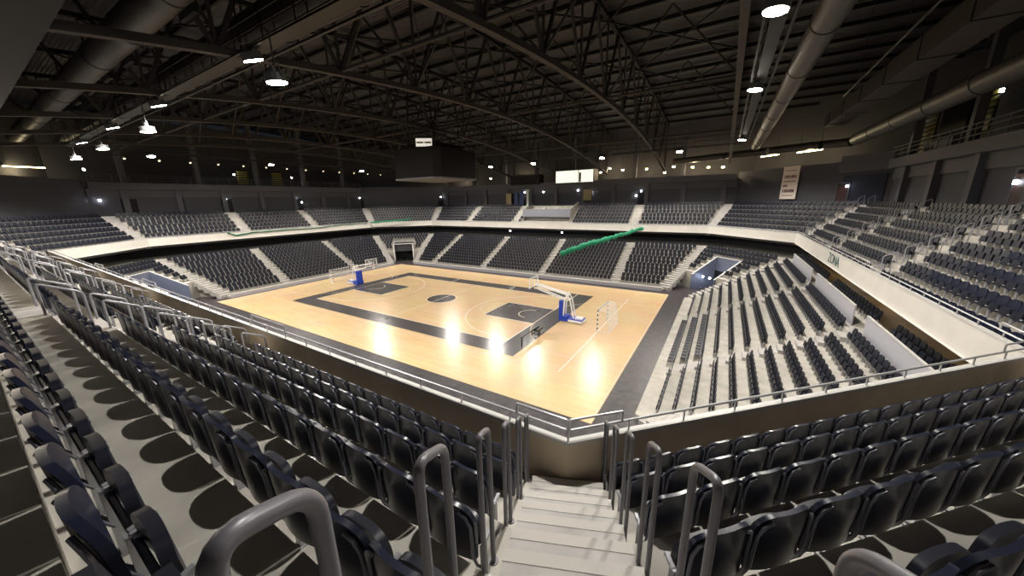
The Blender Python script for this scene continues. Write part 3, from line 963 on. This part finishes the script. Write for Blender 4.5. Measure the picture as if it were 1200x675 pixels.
# ------------------------------------------------------------------ roof
def zt(y): return 25.0 - 2.3 * (y / 33.0) ** 2
def zb(y): return 19.25 - 3.3 * (y / 33.0) ** 2
m = MB()
ys = np.linspace(-42, 42, 29)
for a, b in zip(ys[:-1], ys[1:]):
    m.add([(-50, a, zt(a) + .3), (50, a, zt(a) + .3), (50, b, zt(b) + .3), (-50, b, zt(b) + .3)], [(0, 1, 2, 3)])
struct(m.build('ceiling', M['roof']), 'dark corrugated roof deck')
TX = [28.3, 19.3, 9.8, 0.3, -9.2, -18.7, -28.2]
TN = ['first', 'second', 'third', 'fourth', 'fifth', 'sixth', 'seventh']
nodes = np.linspace(-33.5, 33.5, 13)
for x, nm in zip(TX, TN):
    t = thing('roof_truss', f'brown-grey arched roof truss across the hall, the {nm} from the right', 'roof truss', (x, 0, 0), 0, 'arched roof trusses')
    yy = np.linspace(-33.5, 33.5, 27)
    m = MB()
    for a, b in zip(yy[:-1], yy[1:]): m.bar((0, a, zb(a)), (0, b, zb(b)), .34, .30)
    m.build('bottom_chord', M['steel'], t)
    m = MB()
    for a, b in zip(yy[:-1], yy[1:]): m.bar((0, a, zt(a) - .2), (0, b, zt(b) - .2), .32, .30)
    m.build('top_chord', M['purlin'], t)
    for i in range(len(nodes) - 1):
        a, b = nodes[i], nodes[i + 1]; c = (a + b) / 2
        for (p, q) in (((0, a, zb(a)), (0, c, zt(c) - .2)), ((0, c, zt(c) - .2), (0, b, zb(b)))):
            m = MB(); m.bar(p, q, .17, .17); m.build('diagonal', M['steel'], t)
    for i in range(len(nodes)):
        a = nodes[i]
        m = MB(); m.bar((0, a, zb(a)), (0, a, zt(a) - .2), .12, .12); m.build('vertical', M['steel'], t)
for i, y in enumerate(np.linspace(-32, 32, 23)):
    m = MB(); m.bar((-46, y, zt(y) + .05), (46, y, zt(y) + .05), .16, .30)
    tag(m.build('roof_purlin', M['purlin']), 'long dark purlin under the corrugated roof deck', 'purlin', 'roof purlins')
for y, nm in ((-16.7, 'near'), (0.0, 'middle'), (16.7, 'far')):
    m = MB(); m.tube([(-40, y, zb(y) + .1), (30, y, zb(y) + .1)], .10, 8)
    tag(m.build('tie_beam', M['steel'], None, True), f'slim steel tie running lengthwise between the arched trusses, the {nm} one', 'beam')
for bi, (xa, xb) in enumerate(zip(TX[:-1], TX[1:])):
    t = thing('cross_bracing', f'thin crossed bracing rods between the {TN[bi]} and {TN[bi + 1]} roof truss', 'bracing')
    for y0, y1 in ((-22.3, -11.2), (-11.2, 0), (0, 11.2), (11.2, 22.3)):
        m = MB(); m.bar((xa, y0, zt(y0) - .4), (xb, y1, zt(y1) - .4), .10, .10); m.build('rod', M['purlin'], t)
        m = MB(); m.bar((xb, y0, zt(y0) - .4), (xa, y1, zt(y1) - .4), .10, .10); m.build('rod', M['purlin'], t)
    for y in (-11.2, 0, 11.2):
        m = MB(); m.bar((xa, y, zb(y) + .1), ((xa + xb) / 2, y, zt(y) - .4), .11, .11); m.bar(((xa + xb) / 2, y, zt(y) - .4), (xb, y, zb(y) + .1), .11, .11); m.build('knee_brace', M['steel'], t)

# ducts
def duct(pts, r, label, rings=2.2):
    t = thing('air_duct', label, 'duct')
    m = MB(); m.tube(pts, r, 20); m.build('body', M['duct'], t, True)
    a, b = Vector(pts[0]), Vector(pts[-1]); n = int((b - a).length / (rings * 2.5))
    m = MB()
    d = (b - a).normalized()
    for k in range(n):
        p = a + d * (k + .5) * rings * 2.5
        m.tube([p - d * .05, p + d * .05], r * 1.045, 20)
    m.build('joint_ring', M['catwalk'], t, True)
    return t
ta = duct([(24, -23.6, 19.3), (-40, -23.6, 19.3)], .62, 'fat round air duct over the near stand, with rectangular grilles')
for k in range(9):
    m = MB(); x = 14 - 4.2 * k; m.box((x - .75, -23.12, 18.65), (x + .75, -22.95, 19.2)); m.build('grille', M['black'], ta)
duct([(24, -19.9, 19.6), (-40, -19.9, 19.6)], .85, 'largest round air duct running lengthwise beside the near catwalk')
duct([(30.9, -20, 17.6), (30.9, 25, 17.6)], .50, 'round air duct above the right stand, just right of the catwalk')
duct([(39.6, -24, 17.2), (39.6, 22.6, 17.2)], .60, 'round air duct along the right-hand gallery')
t = thing('box_duct', 'wide dark box duct hung above the right-hand upper tier', 'duct')
m = MB(); m.box((36.6, -24, 18.6), (38.2, 22, 19.8)); m.build('body', M['steel'], t)
for k in range(9):
    m = MB(); y = -20 + 5 * k; m.box((36.56, y - .05, 18.56), (38.24, y + .05, 19.84)); m.build('joint_ring', M['purlin'], t)
duct([(39.4, 23.2, 17.0), (36.5, 27.5, 17.35), (20.5, 34.2, 17.2)], .45, 'round air duct crossing the far right corner')

m = MB(); m.tube([(35.6, -12, 20.0), (36.4, 14.5, 20.0)], .07, 8)
for y in (-8, 0, 8): m.bar((35.9, y, 20), (35.9, y, zt(y)), .03, .03)
tag(m.build('conduit_pipe', M['duct'], None, True), 'slim pipe under the roof between the catwalk and the right box duct', 'pipe')

# catwalks with their floodlights
def catwalk(a, b, label, w=0.5):
    a = Vector(a); b = Vector(b); d = (b - a).normalized(); p = Vector((-d.y, d.x, 0)); L = (b - a).length
    t = thing('lighting_catwalk', label, 'catwalk')
    m = MB(); m.bar(a, b, w, .05); m.build('deck', M['catwalk'], t)
    for s in (-1, 1):
        m = MB()
        for h in (.55, 1.05): m.bar(a + p * s * w / 2 + Vector((0, 0, h)), b + p * s * w / 2 + Vector((0, 0, h)), .05, .05)
        n = int(L / 2.4)
        for k in range(n + 1):
            q = a + d * (L * k / n) + p * s * w / 2
            m.bar(q, q + Vector((0, 0, 1.05)), .04, .04)
        m.build('guard_rail', M['catwalk'], t)
        m = MB(); m.bar(a + p * s * (w / 2 + .2) + Vector((0, 0, -.12)), b + p * s * (w / 2 + .2) + Vector((0, 0, -.12)), .10, .08); m.build('cable_tray', M['catwalk'], t)
    n = int(L / 9.5)
    for k in range(n + 1):
        q = a + d * (L * k / n)
        m = MB(); m.bar(q, Vector((q.x, q.y, zt(q.y))), .06, .06); m.build('hanger', M['purlin'], t)
CZ = 17.75
catwalk((29.2, -21.4, CZ), (-29, -21.4, CZ), 'lighting catwalk over the near side of the court')
catwalk((29.2, 21.9, CZ), (-29, 21.9, CZ), 'lighting catwalk over the far side of the court')
catwalk((29.4, -20.5, CZ), (29.4, 21, CZ), 'lighting catwalk over the right-hand end of the court')
catwalk((-29.2, -20.5, CZ), (-29.2, 21, CZ), 'lighting catwalk over the left-hand end of the court')

def flood_meshes():
    b = MB(); b.prism([(.38 * math.cos(k * PI / 8), .38 * math.sin(k * PI / 8)) for k in range(16)], 0.02, .30)
    b.prism([(.14 * math.cos(k * PI / 6), .14 * math.sin(k * PI / 6)) for k in range(12)], .30, .55)
    l = MB(); l.prism([(.35 * math.cos(k * PI / 8), .35 * math.sin(k * PI / 8)) for k in range(16)], -.015, 0.02)
    br = MB()
    br.tube([(.41, 0, .15), (.41, 0, .62), (-.41, 0, .62), (-.41, 0, .15)], .025, 6)
    return b.mesh('housing', M['lamp_body']), l.mesh('lens', M['lens']), br.mesh('bracket', M['lamp_body'])
FM = flood_meshes()
def lamp_data(name, power, col, angle=150, r=.2):
    l = bpy.data.lights.new(name, 'SPOT'); l.energy = power; l.color = col; l.spot_size = math.radians(angle); l.spot_blend = .35
    l.shadow_soft_size = r
    return l
LD = lamp_data('floodlight_beam', P_FLOOD, (1, .94, .85), 152, .16)
LD.spot_blend = .3
LN = lamp_data('corner_floodlight_beam', P_NEAR, (1, .97, .91), 172, .10)
LW = lamp_data('downlight_beam', P_DOWN, (1, .95, .88), 150, .2)
def aim(o, p, tgt):
    d = Vector(tgt) - Vector(p)
    o.rotation_mode = 'QUATERNION'
    o.rotation_quaternion = d.to_track_quat('-Z', 'Y')
def flood(p, tgt, data, label, group='catwalk floodlights'):
    t = thing('floodlight', label, 'light', p, 0, group)
    for n, me in zip(('housing', 'lens', 'bracket'), FM): aim(link(n, me, t), p, tgt)
    lo = link('beam', data, t); aim(lo, p, tgt)
    lo.location = (Vector(tgt) - Vector(p)).normalized() * .035
    m = MB(); m.tube([(0, 0, .3), (0, 0, CZ - p[2] + .02)], .03, 6); m.build('drop_rod', M['lamp_body'], t)
    return t
ORDL = ['first', 'second', 'third', 'fourth', 'fifth', 'sixth']
for k, x in enumerate((26.0, 11.3, -0.6, -11.1, -22.0)):
    flood((x, -21.7 if k else -22.9, 17.25 if k else 17.5), (x - 1, -15.5, 0) if k else (25, -25, 8), LD if k else LN, f'bright floodlight under the near catwalk, the {ORDL[k]} from the right end', 'near catwalk floodlights')
for k, x in enumerate((13.4, -2.4, -13.9, -24.2)):
    flood((x, -22.0, 16.0), (x, -20.0, 0), LW, f'white downlight hung low beneath the near catwalk, the {ORDL[k]} from the right', 'near downlights')
for k, x in enumerate((22.6, 12.4, 1.2, -7.2, -18.5)):
    flood((x, 21.9, 17.25), (x, 17.5, 0), LD, f'bright floodlight under the far catwalk, the {ORDL[k]} from the right end', 'far catwalk floodlights')
for k, y in enumerate((-14.2, -4.3, 16.2)):
    flood((29.2, y, 17.3), (27.5, y, 0), LD, f'bright floodlight under the right-hand catwalk, the {ORDL[k]} from the near end', 'right catwalk floodlights')
for k, y in enumerate((-15.6, -3.0, 12.0)):
    flood((-29.0, y, 17.2), (-25.5, y, 0), LD, f'floodlight under the left-hand catwalk, the {ORDL[k]} from the near end', 'left catwalk floodlights')

# centre scoreboard
t = thing('scoreboard', 'dark boxy scoreboard hung over the middle of the court', 'scoreboard', (0.4, 0.2, 0))
w0, w1 = 3.35, 3.0
m = MB()
f = [(-w0, -w0 + .6), (-w0 + .6, -w0), (w0 - .6, -w0), (w0, -w0 + .6), (w0, w0 - .6), (w0 - .6, w0), (-w0 + .6, w0), (-w0, w0 - .6)]
m.prism(f, 14.0, 16.9); m.build('casing', M['score'], t)
m = MB(); m.prism([(x * 1.02, y * 1.02) for x, y in f], 13.86, 14.0); m.build('bottom_trim', M['column'], t)
for sx in (-1, 1):
    for sy in (-1, 1):
        m = MB(); m.bar((sx * 2, sy * 2, 16.9), (sx * 1.2, sy * 2, zt(0) - .4), .07, .07); m.build('hanger', M['purlin'], t)
m = MB(); m.box((-2.2, -2.2, 16.9), (2.2, 2.2, 17.5)); m.build('top_rig', M['score'], t)
t = thing('lit_display', 'small lit white panel above the near corner of the scoreboard', 'display', (1.6, -2.6, 17.4), math.radians(36))
m = MB(); m.box((-.85, -.04, -.42), (.85, .06, .42)); m.build('frame', M['lamp_body'], t)
m = MB(); m.box((-.80, -.06, -.38), (.80, -.04, .38)); m.build('panel', M['screen2'], t)
m = MB(); m.box((-.72, -.07, -.10), (-.06, -.06, .08)); m.box((.06, -.07, -.10), (.72, -.06, .08)); m.build('marking', M['tan'], t)

# ------------------------------------------------------------------ gallery level
def gallery_rail(sec, d, label, solid=None):
    t = thing('gallery_railing', label, 'railing')
    a, b = ends(sec, d); L = (b - a).length; u = (b - a) / L
    m = MB()
    for h in (.35, .75, 1.05): m.bar((a.x, a.y, 14.75 + h - .0), (b.x, b.y, 14.75 + h), .05, .05)
    m.build('rails', M['column'], t)
    pm = MB(); pm.box((-.03, -.03, 0), (.03, .03, 1.05)); pme = pm.mesh('post', M['column'])
    for k in range(int(L / 1.6) + 1):
        p = a + u * min(L, k * 1.6); link('post', pme, t, (p.x, p.y, 14.75))
    return t
gallery_rail('R', 6.6, 'grey metal railing along the right-hand gallery')
gallery_rail('L', 6.6, 'grey metal railing along the left gallery')
def gal_columns(sec, qs, d, r, grp):
    for i, q in enumerate(qs):
        p = point(sec, d, q); m = MB(); m.prism([(p.x - r, p.y - r), (p.x + r, p.y - r), (p.x + r, p.y + r), (p.x - r, p.y + r)], 14.15, zt(min(33, abs(p.y))) + .2)
        tag(m.build('gallery_column', M['column']), f'square grey column rising from the {grp} gallery', 'column', f'{grp} gallery columns')
gal_columns('R', (-11, 0, 9.0, 18.5), 7.6, .25, 'right-hand')
gal_columns('L', (-16, -8, 0, 8, 16), 7.6, .3, 'left-hand')
gal_columns('F', (-21.4, -13.8, -2.5, 5.5, 13, 21.5), 9.5, .3, 'far')
def louvre(p, w, z0, z1, rot, label, m_='yellow'):
    t = thing('louvre_panel', label, 'panel', p, rot, 'olive louvre panels')
    m = MB(); m.box((-w / 2, -.04, z0), (w / 2, .04, z1)); m.build('board', M['purlin'], t)
    m = MB()
    n = int((z1 - z0) / .38)
    for k in range(n):
        z = z0 + .1 + k * .38; m.box((-w / 2, -.14, z), (w / 2, -.04, z + .24))
    m.build('slats', M[m_], t)
louvre((43.5, 18.2, 0), 2.0, 15.0, 19.3, -PI / 2, 'olive slatted panel on the right-hand gallery, the farther of two')
louvre((43.5, 10.4, 0), 2.4, 15.6, 20.0, -PI / 2, 'olive slatted panel on the right-hand gallery, the nearer of two')
louvre((-43.3, -1.3, 0), 1.6, 14.6, 17.5, PI / 2, 'olive slatted panel on the left gallery, the left of two')
louvre((-43.3, 4.2, 0), 1.6, 14.6, 17.5, PI / 2, 'olive slatted panel on the left gallery, the right of two')
t = thing('gallery_kiosk', 'grey kiosk counter with dark openings between the right gallery louvres', 'kiosk', (43.2, 14.2, 14.15))
m = MB(); m.box((-.4, -2.3, 0), (.4, 2.3, 1.55)); m.build('counter', M['slab'], t)
for y in (0.7, 1.3, 1.9):
    m = MB(); m.box((-.44, y - .13, .3), (-.40, y + .13, 1.3)); m.build('slot', M['black'], t)
m = MB(); m.box((.2, -1.9, 2.0), (.4, 2.2, 4.8)); m.build('shutter', M['score'], t)
lo_, hi_ = trange('NE', W_D)
m = MB()
m.prism([point('NE', 6.5, lo_ - .25), point('NE', 12.0, lo_ - 2.6), point('NE', 12.0, lo_ + 4.6), point('NE', 6.5, lo_ + 4.6)], 13.9, 14.15)
m.prism([point('NE', 6.5, lo_ - .25), point('NE', 6.75, lo_ - .35), point('NE', 6.75, lo_ + 4.6), point('NE', 6.5, lo_ + 4.6)], 14.15, 14.75)
struct(m.build('gallery_slab', M['slab']), 'grey end of the right gallery floor turning the corner')
m = MB()
m.prism([point('NE', 7.12, lo_ + .5), point('NE', 7.2, lo_ + .5), point('NE', 7.2, lo_ + 4.3), point('NE', 7.12, lo_ + 4.3)], U_TOP, 13.5)
struct(m.build('trim_9', M['bluedark']), 'dark blue recessed opening in the far right corner wall')
p = point('NE', 6.62, lo_ + 2.2)
t = thing('gallery_counter', 'solid grey balustrade panel at the far end of the right gallery', 'balustrade', (p.x, p.y, 14.75), PI / 4)
m = MB(); m.box((-.06, -2.3, 0), (.06, 2.3, .75)); m.build('panel', M['slab'], t)
m = MB(); m.box((-.1, -2.3, .75), (.1, 2.3, .80)); m.build('capping', M['column'], t)

# lit control-room window, and a dark one beside it
t = thing('control_room', 'brightly lit long window of the control room on the far gallery', 'lit window', (4.45, 31.4, 0))
m = MB(); m.box((-3.65, 0.06, 14.4), (3.65, 2.5, 16.75)); m.build('cabin', M['wall2'], t)
m = MB(); m.box((-3.55, 0.0, 14.55), (3.55, .06, 16.6)); m.build('pane', M['screen'], t)
m = MB()
for x in (-3.6, .75, .95, 3.6): m.bar((x, -.02, 14.5), (x, -.02, 16.65), .06, .06)
for z in (14.5, 16.65): m.bar((-3.6, -.02, z), (3.6, -.02, z), .06, .06)
m.build('frame', M['column'], t)
m = MB(); m.box((1.0, -.03, 14.6), (1.35, 0.0, 16.2)); m.build('blind', M['column'], t)
t = thing('control_room', 'unlit dark window of the control room left of the lit one', 'window', (-6.0, 31.4, 0))
m = MB(); m.box((-3.2, 0.06, 14.4), (3.2, 2.5, 16.4)); m.build('cabin', M['wall2'], t)
m = MB(); m.box((-3.0, 0.0, 14.55), (3.0, .06, 16.2)); m.build('pane', M['black'], t)
m = MB()
for z in (14.5, 16.25): m.bar((-3.1, -.02, z), (3.1, -.02, z), .06, .06)
for x in (-3.1, 3.1): m.bar((x, -.02, 14.5), (x, -.02, 16.25), .06, .06)
m.build('frame', M['column'], t)

# hanging banner on the far right corner wall
t = thing('hanging_banner', 'white vertical banner with dark printed lines on the far right corner wall', 'banner', (35.08, 26.88, 11.1), -PI / 4)
m = MB(); m.box((-1.02, -.015, 0), (1.02, .015, 4.0)); m.build('cloth', M['banner'], t)
m = MB()
m.tube([(-1.08, 0, 4.02), (1.08, 0, 4.02)], .05, 8); m.tube([(-1.05, 0, -.02), (1.05, 0, -.02)], .035, 8); m.build('batten', M['lamp_body'], t)
m = MB()
rr = random.Random(3)
for z, h, segs, w in ((3.45, .10, 6, 1.5), (2.72, .34, 7, 1.5), (2.15, .12, 9, 1.5), (1.62, .26, 3, .6), (1.0, .38, 6, 1.5), (.42, .10, 8, 1.4)):
    x = -.75
    for k in range(segs):
        ww = w / segs * rr.uniform(.55, .85)
        m.box((x, -.022, z - h / 2), (x + ww, -.016, z + h / 2)); x += w / segs
m.build('printing', M['print'], t)

# exit doors and fittings along the back wall
def on_wall(sec, x, y, d): 
    n = nrm(sec); t = tan_(sec); c = Vector((CX, CY)); tc = (Vector((x, y)) - c).dot(t)
    return point(sec, d, tc)
def facing(sec): return ANG[sec] + PI / 2
def door(sec, x, y, w, label, m_):
    p = on_wall(sec, x, y, W_D - .03)
    t = thing('exit_doorway', label, 'doorway', (p.x, p.y, U_TOP), facing(sec))
    mb = MB(); mb.box((-w / 2, 0.02, 0), (w / 2, .06, 2.25)); mb.build('opening', M['black'], t)
    mb = MB(); mb.box((-w / 2 + .1, .06, 0), (w / 2 - .1, .12, 2.0)); mb.build('door', M[m_], t)
    mb = MB()
    for a, b in (((-w / 2, .06, 0), (-w / 2, .06, 2.3)), ((w / 2, .06, 0), (w / 2, .06, 2.3)), ((-w / 2, .06, 2.3), (w / 2, .06, 2.3))): mb.bar(a, b, .12, .12)
    mb.build('frame', M['column'], t)
door('NE', 39.3, 22.8, 1.2, 'dark red exit door below the lamp in the far right corner', 'red')
door('R', 41.9, 1.4, 1.5, 'dark red exit door below the star-bright lamp at the right edge', 'red')
for sec, x, y, nm in (('F', 16.4, 32, 'right of the press box'), ('NE', 28.6, 33.5, 'at the far right corner stair'), ('NW', -28.9, 32.3, 'at the far left corner stair'),
                      ('NW', -41.3, 19.6, 'between left end and far left corner'), ('L', -41.3, 6.3, 'in the middle of the left end'), ('L', -41.3, -5, 'at the second left-end aisle'), ('L', -41.3, -16.0, 'at the nearest left-end corner')):
    door(sec, x, y, 1.7, 'dark exit doorway in the grey upper wall ' + nm, 'black')

WLM = MB(); WLM.prism([(.11 * math.cos(k * PI / 5), .11 * math.sin(k * PI / 5)) for k in range(10)], -.11, .11)
WL_ME = WLM.mesh('glass', M['lens_cool'])
WBM = MB(); WBM.box((-.09, -.06, -.09), (.09, .0, .2)); WB_ME = WBM.mesh('wall_plate', M['lamp_body'])
SP = bpy.data.lights.new('small_lamp_glow', 'POINT'); SP.energy = P_SMALL; SP.color = (.88, .92, 1); SP.shadow_soft_size = .12
def wall_light(sec, x, y, z, label, light=True, d=W_D - .2):
    p = on_wall(sec, x, y, d)
    t = thing('wall_light', label, 'light', (p.x, p.y, z), facing(sec), 'small wall lights')
    link('glass', WL_ME, t); link('wall_plate', WB_ME, t)
    if light: link('glow', SP, t, (0, .3, 0))
NB = 'small cool white wall light '
for sec, x, y, z, nm, l in (('L', -41.3, -18.6, 12.5, 'above the leftmost upper seats', True), ('L', -41.3, -5, 12.6, 'over the second left-end aisle', True), ('L', -41.3, 6.0, 12.75, 'over the middle left-end aisle, upper of a pair', True),
                            ('L', -41.3, 6.9, 11.95, 'over the middle left-end aisle, lower of a pair', False), ('NW', -41.4, 19.6, 12.7, 'over the stair at the left end of the far left corner', True),
                            ('NW', -28.9, 32.3, 12.65, 'over the stair at the right end of the far left corner', True), ('F', -6.4, 32.6, 13.1, 'left above the press box', True), ('F', -2.2, 32.6, 13.05, 'above the press box, left of four', False),
                            ('F', .7, 32.6, 13.0, 'above the press box, second of four', False), ('F', 4.9, 32.6, 13.15, 'above the press box, third of four', True), ('F', 7.4, 32.6, 12.8, 'above the press box, right of four', False),
                            ('F', 16.1, 32.6, 12.7, 'over the aisle right of the press box, upper of three', True), ('F', 17.1, 32.6, 12.0, 'over the aisle right of the press box, right of three', False), ('F', 15.3, 32.6, 12.0, 'over the aisle right of the press box, left of three', False),
                            ('NE', 28.6, 33.5, 12.6, 'over the far right corner stair', True), ('NE', 39.6, 22.5, 12.4, 'over the red door in the far right corner', True), ('R', 42.2, 1.8, 12.0, 'at the right edge over the red door', True)):
    wall_light(sec, x, y, z, (NB if len(nm.split()) < 11 else 'small cool white light ') + nm, l)
wall_light('R', 43.6, 20.8, 18.1, 'small cool white light left of the olive louvres on the right gallery', True, 8.3)
wall_light('R', 43.6, 9.2, 18.1, 'small cool white light right of the olive louvres on the right gallery', True, 8.3)
wall_light('L', -43, -18.9, 16.4, 'small cool white light on the left gallery near its left end', True, 8.6)
wall_light('L', -43, -2.6, 16.6, 'small cool white light left of the olive louvres on the left gallery', True, 8.6)
wall_light('L', -43, 6.6, 16.5, 'small cool white light right of the olive louvres on the left gallery', True, 8.6)
# lamps under the far fascia and in the corner tunnels
def soffit_lamp(x, y, z, label, power=40):
    t = thing('soffit_lamp', label, 'light', (x, y, z), 0, 'soffit lamps')
    link('glass', WL_ME, t)
    mb = MB(); mb.box((-.12, -.12, .11), (.12, .12, .16)); mb.build('base', M['lamp_body'], t)
    link('glow', SP, t, (0, 0, -.3))
soffit_lamp(-5.9, 25.9, 6.0, 'white lamp under the far fascia, the left of two')
soffit_lamp(4.7, 25.9, 6.0, 'white lamp under the far fascia, the right of two')
WG = bpy.data.lights.new('walkway_fill_glow', 'POINT'); WG.energy = 90; WG.color = (1, .8, .5); WG.shadow_soft_size = .15  # fill lamps added out of sight under the overhang to brighten the walkway
for k, y in enumerate((-11.0, -1.0, 9.0)):
    t = thing('soffit_lamp', f'added warm fill lamp under the right overhang, the {ordw(k + 1)} from the near end', 'light', (38.6, y, 7.3), 0, 'soffit lamps')
    link('glass', WL_ME, t); link('glow', WG, t, (0, 0, -.3))
    mb = MB(); mb.box((-.12, -.12, .11), (.12, .12, .9)); mb.build('base', M['lamp_body'], t)
a = point('NE', VD0 + 1.2, chmid('NE') + 1.2); b = point('NE', VD0 + 1.3, chmid('NE') + .2); c = point('SW', VD0 + 1.2, chmid('SW') + 1.4)
soffit_lamp(a.x, a.y, 1.7, 'white lamp in the far right tunnel mouth, the left of a pair')
soffit_lamp(b.x, b.y, 1.7, 'white lamp in the far right tunnel mouth, the right of a pair')
soffit_lamp(c.x, c.y, 1.7, 'white lamp inside the near left tunnel mouth')

NSP = bpy.data.lights.new('near_fill_glow', 'POINT'); NSP.energy = 220; NSP.color = (1, .86, .66); NSP.shadow_soft_size = .5  # unseen fill lamps added behind the camera to brighten the inner parapet
for k, x in enumerate((13.0, 2.0, -9.0, -20.0, 38.8)):
    t = thing('soffit_lamp', f'added fill lamp under the near gallery behind the camera, the {ordw(k + 1)} from the right' if k < 4 else 'added fill lamp on the near right corner wall behind the camera', 'light', (x if k < 4 else 37.9, -30.6 if k < 4 else -22.9, 13.6), 0, 'soffit lamps')
    link('glass', WL_ME, t)
    mb = MB(); mb.box((-.12, -.12, .11), (.12, .12, .31)); mb.build('base', M['lamp_body'], t)
    link('glow', NSP, t, (0, 0, -.3))
# warm gallery lamps on the far and corner galleries
GW = bpy.data.lights.new('gallery_lamp_glow', 'POINT'); GW.energy = 420; GW.color = (1, .80, .52); GW.shadow_soft_size = .2
GLM = MB(); GLM.prism([(.20 * math.cos(k * PI / 6), .20 * math.sin(k * PI / 6)) for k in range(12)], -.1, .08)
GL_ME = GLM.mesh('glass', M['lens_warm'])
GBM = MB(); GBM.prism([(.26 * math.cos(k * PI / 6), .26 * math.sin(k * PI / 6)) for k in range(12)], .08, .22); GBM.bar((0, 0, .2), (0, 0, 3.0), .04, .04)
GB_ME = GBM.mesh('shade', M['lamp_body'])
def pendant(x, y, z, label, light):
    t = thing('gallery_lamp', label, 'light', (x, y, z), 0, 'warm gallery lamps')
    link('glass', GL_ME, t); link('shade', GB_ME, t)
    if light: link('glow', GW, t, (0, 0, -.35))
GP = [(27.5, 33.6, 15.9, 1), (25.5, 34.5, 16.05, 0), (23.3, 34.5, 16.2, 1), (20.5, 34.5, 16.45, 0), (19.2, 34.5, 15.6, 0), (16.3, 34.5, 16.35, 1), (12.3, 34.5, 16.4, 0), (10.0, 34.5, 16.8, 1), (8.5, 34.0, 16.2, 0),
      (-9.0, 34.5, 16.4, 1), (-16.0, 34.5, 16.3, 0), (-25.7, 34.5, 16.2, 1)]
for k, (x, y, z, l) in enumerate(GP):
    pendant(x, y, z, f'warm pendant lamp on the far gallery, the {ordw(k + 1)} from the right', l)
SGL = mat('warm_strip_tube', (1, .9, .6), .3, emit=(1.0, .80, .42), estr=14)
def strip_light(x, y, z, L, rot, label, power):
    t = thing('strip_light', label, 'light', (x, y, z), rot, 'warm strip lights')
    m = MB(); m.box((-L / 2, -.10, .06), (L / 2, .10, .16)); m.bar((-L * .4, 0, .1), (-L * .4, 0, 2.5), .03, .03); m.bar((L * .4, 0, .1), (L * .4, 0, 2.5), .03, .03); m.build('housing', M['lamp_body'], t)
    m = MB(); m.tube([(-L / 2, 0, 0), (L / 2, 0, 0)], .06, 8); m.build('tube', SGL, t)
    l = bpy.data.lights.new('strip_glow', 'POINT'); l.energy = power; l.color = (1, .82, .5); l.shadow_soft_size = .3
    link('glow', l, t, (0, 0, -.4))
strip_light(-42.9, -23.4, 16.4, 3.0, PI / 2, 'long warm strip light over the left gallery at the left edge', 260)
strip_light(32.9, 31.6, 16.9, 2.6, -PI / 4, 'long warm strip light above the far right corner wall, the left of two', 260)
strip_light(36.6, 27.9, 16.8, 3.0, -PI / 4, 'long warm strip light above the far right corner wall, the right of two', 260)
# row of small spots over the left end
SM = MB(); SM.prism([(.13 * math.cos(k * PI / 5), .13 * math.sin(k * PI / 5)) for k in range(10)], 0, .35); S_ME = SM.mesh('body', M['lamp_body'])
SM = MB(); SM.prism([(.12 * math.cos(k * PI / 5), .12 * math.sin(k * PI / 5)) for k in range(10)], -.02, 0.0); SL_ME = SM.mesh('lens', mat('dim_lens', (.8, .7, .5), .4, emit=(1, .8, .5), estr=1.6))
for k in range(13):
    y = -17.5 + 2.9 * k
    t = thing('spotlight', f'small stage spotlight in the row over the left end, the {ordw(k + 1)} from the left', 'light', (-30.6, y, 16.93), 0, 'row of small spotlights')
    t.rotation_euler = (0, math.radians(-40), 0)
    link('body', S_ME, t); link('lens', SL_ME, t)
m = MB(); m.bar((-30.6, -19, 17.25), (-30.6, 19, 17.25), .08, .08)
for y in (-18, -6, 6, 18): m.bar((-30.6, y, 17.25), (-30.6, y, zt(y)), .05, .05)
tag(m.build('spotlight_bar', M['catwalk']), 'thin steel bar carrying the row of small spotlights over the left end', 'bar')

# things standing at the back of the far upper tier
for x, w, h, nm, m_ in ((-9.9, 1.3, 2.4, 'tan upright panel left of the blue displays at the far upper wall', 'tan'), (-8.1, .7, 2.6, 'blue display panel at the far upper wall, the left of two', 'bluepanel'), (-6.9, .9, 2.6, 'blue display panel at the far upper wall, the right of two', 'bluepanel'),
                        (6.9, 1.6, 1.9, 'tan noticeboard right above the press box', 'tan')):
    t = thing('display_panel', nm, 'panel', (x, 32.0, U_TOP), 0)
    m = MB(); m.box((-w / 2, -.04, .1 if h > 2 else .9), (w / 2, .04, .1 + h if h > 2 else .9 + h)); m.build('board', M[m_], t)
    for s in (-1, 1):
        m = MB(); m.box((s * w / 2 - .04, -.06, 0), (s * w / 2 + .04, .06, .15 + h if h > 2 else .95 + h)); m.build('upright', M['column'], t)
t = thing('white_column', 'slim white column at the left rear corner of the press box', 'column', (-5.0, 31.2, U_TOP))
m = MB(); m.tube([(0, 0, 0), (0, 0, 3.0)], .22, 12); m.build('shaft', M['whitepost'], t, True)
m = MB(); m.box((-.3, -.3, 2.9), (.3, .3, 3.1)); m.box((-.3, -.3, 0), (.3, .3, .12)); m.build('collar', M['whitepost'], t)
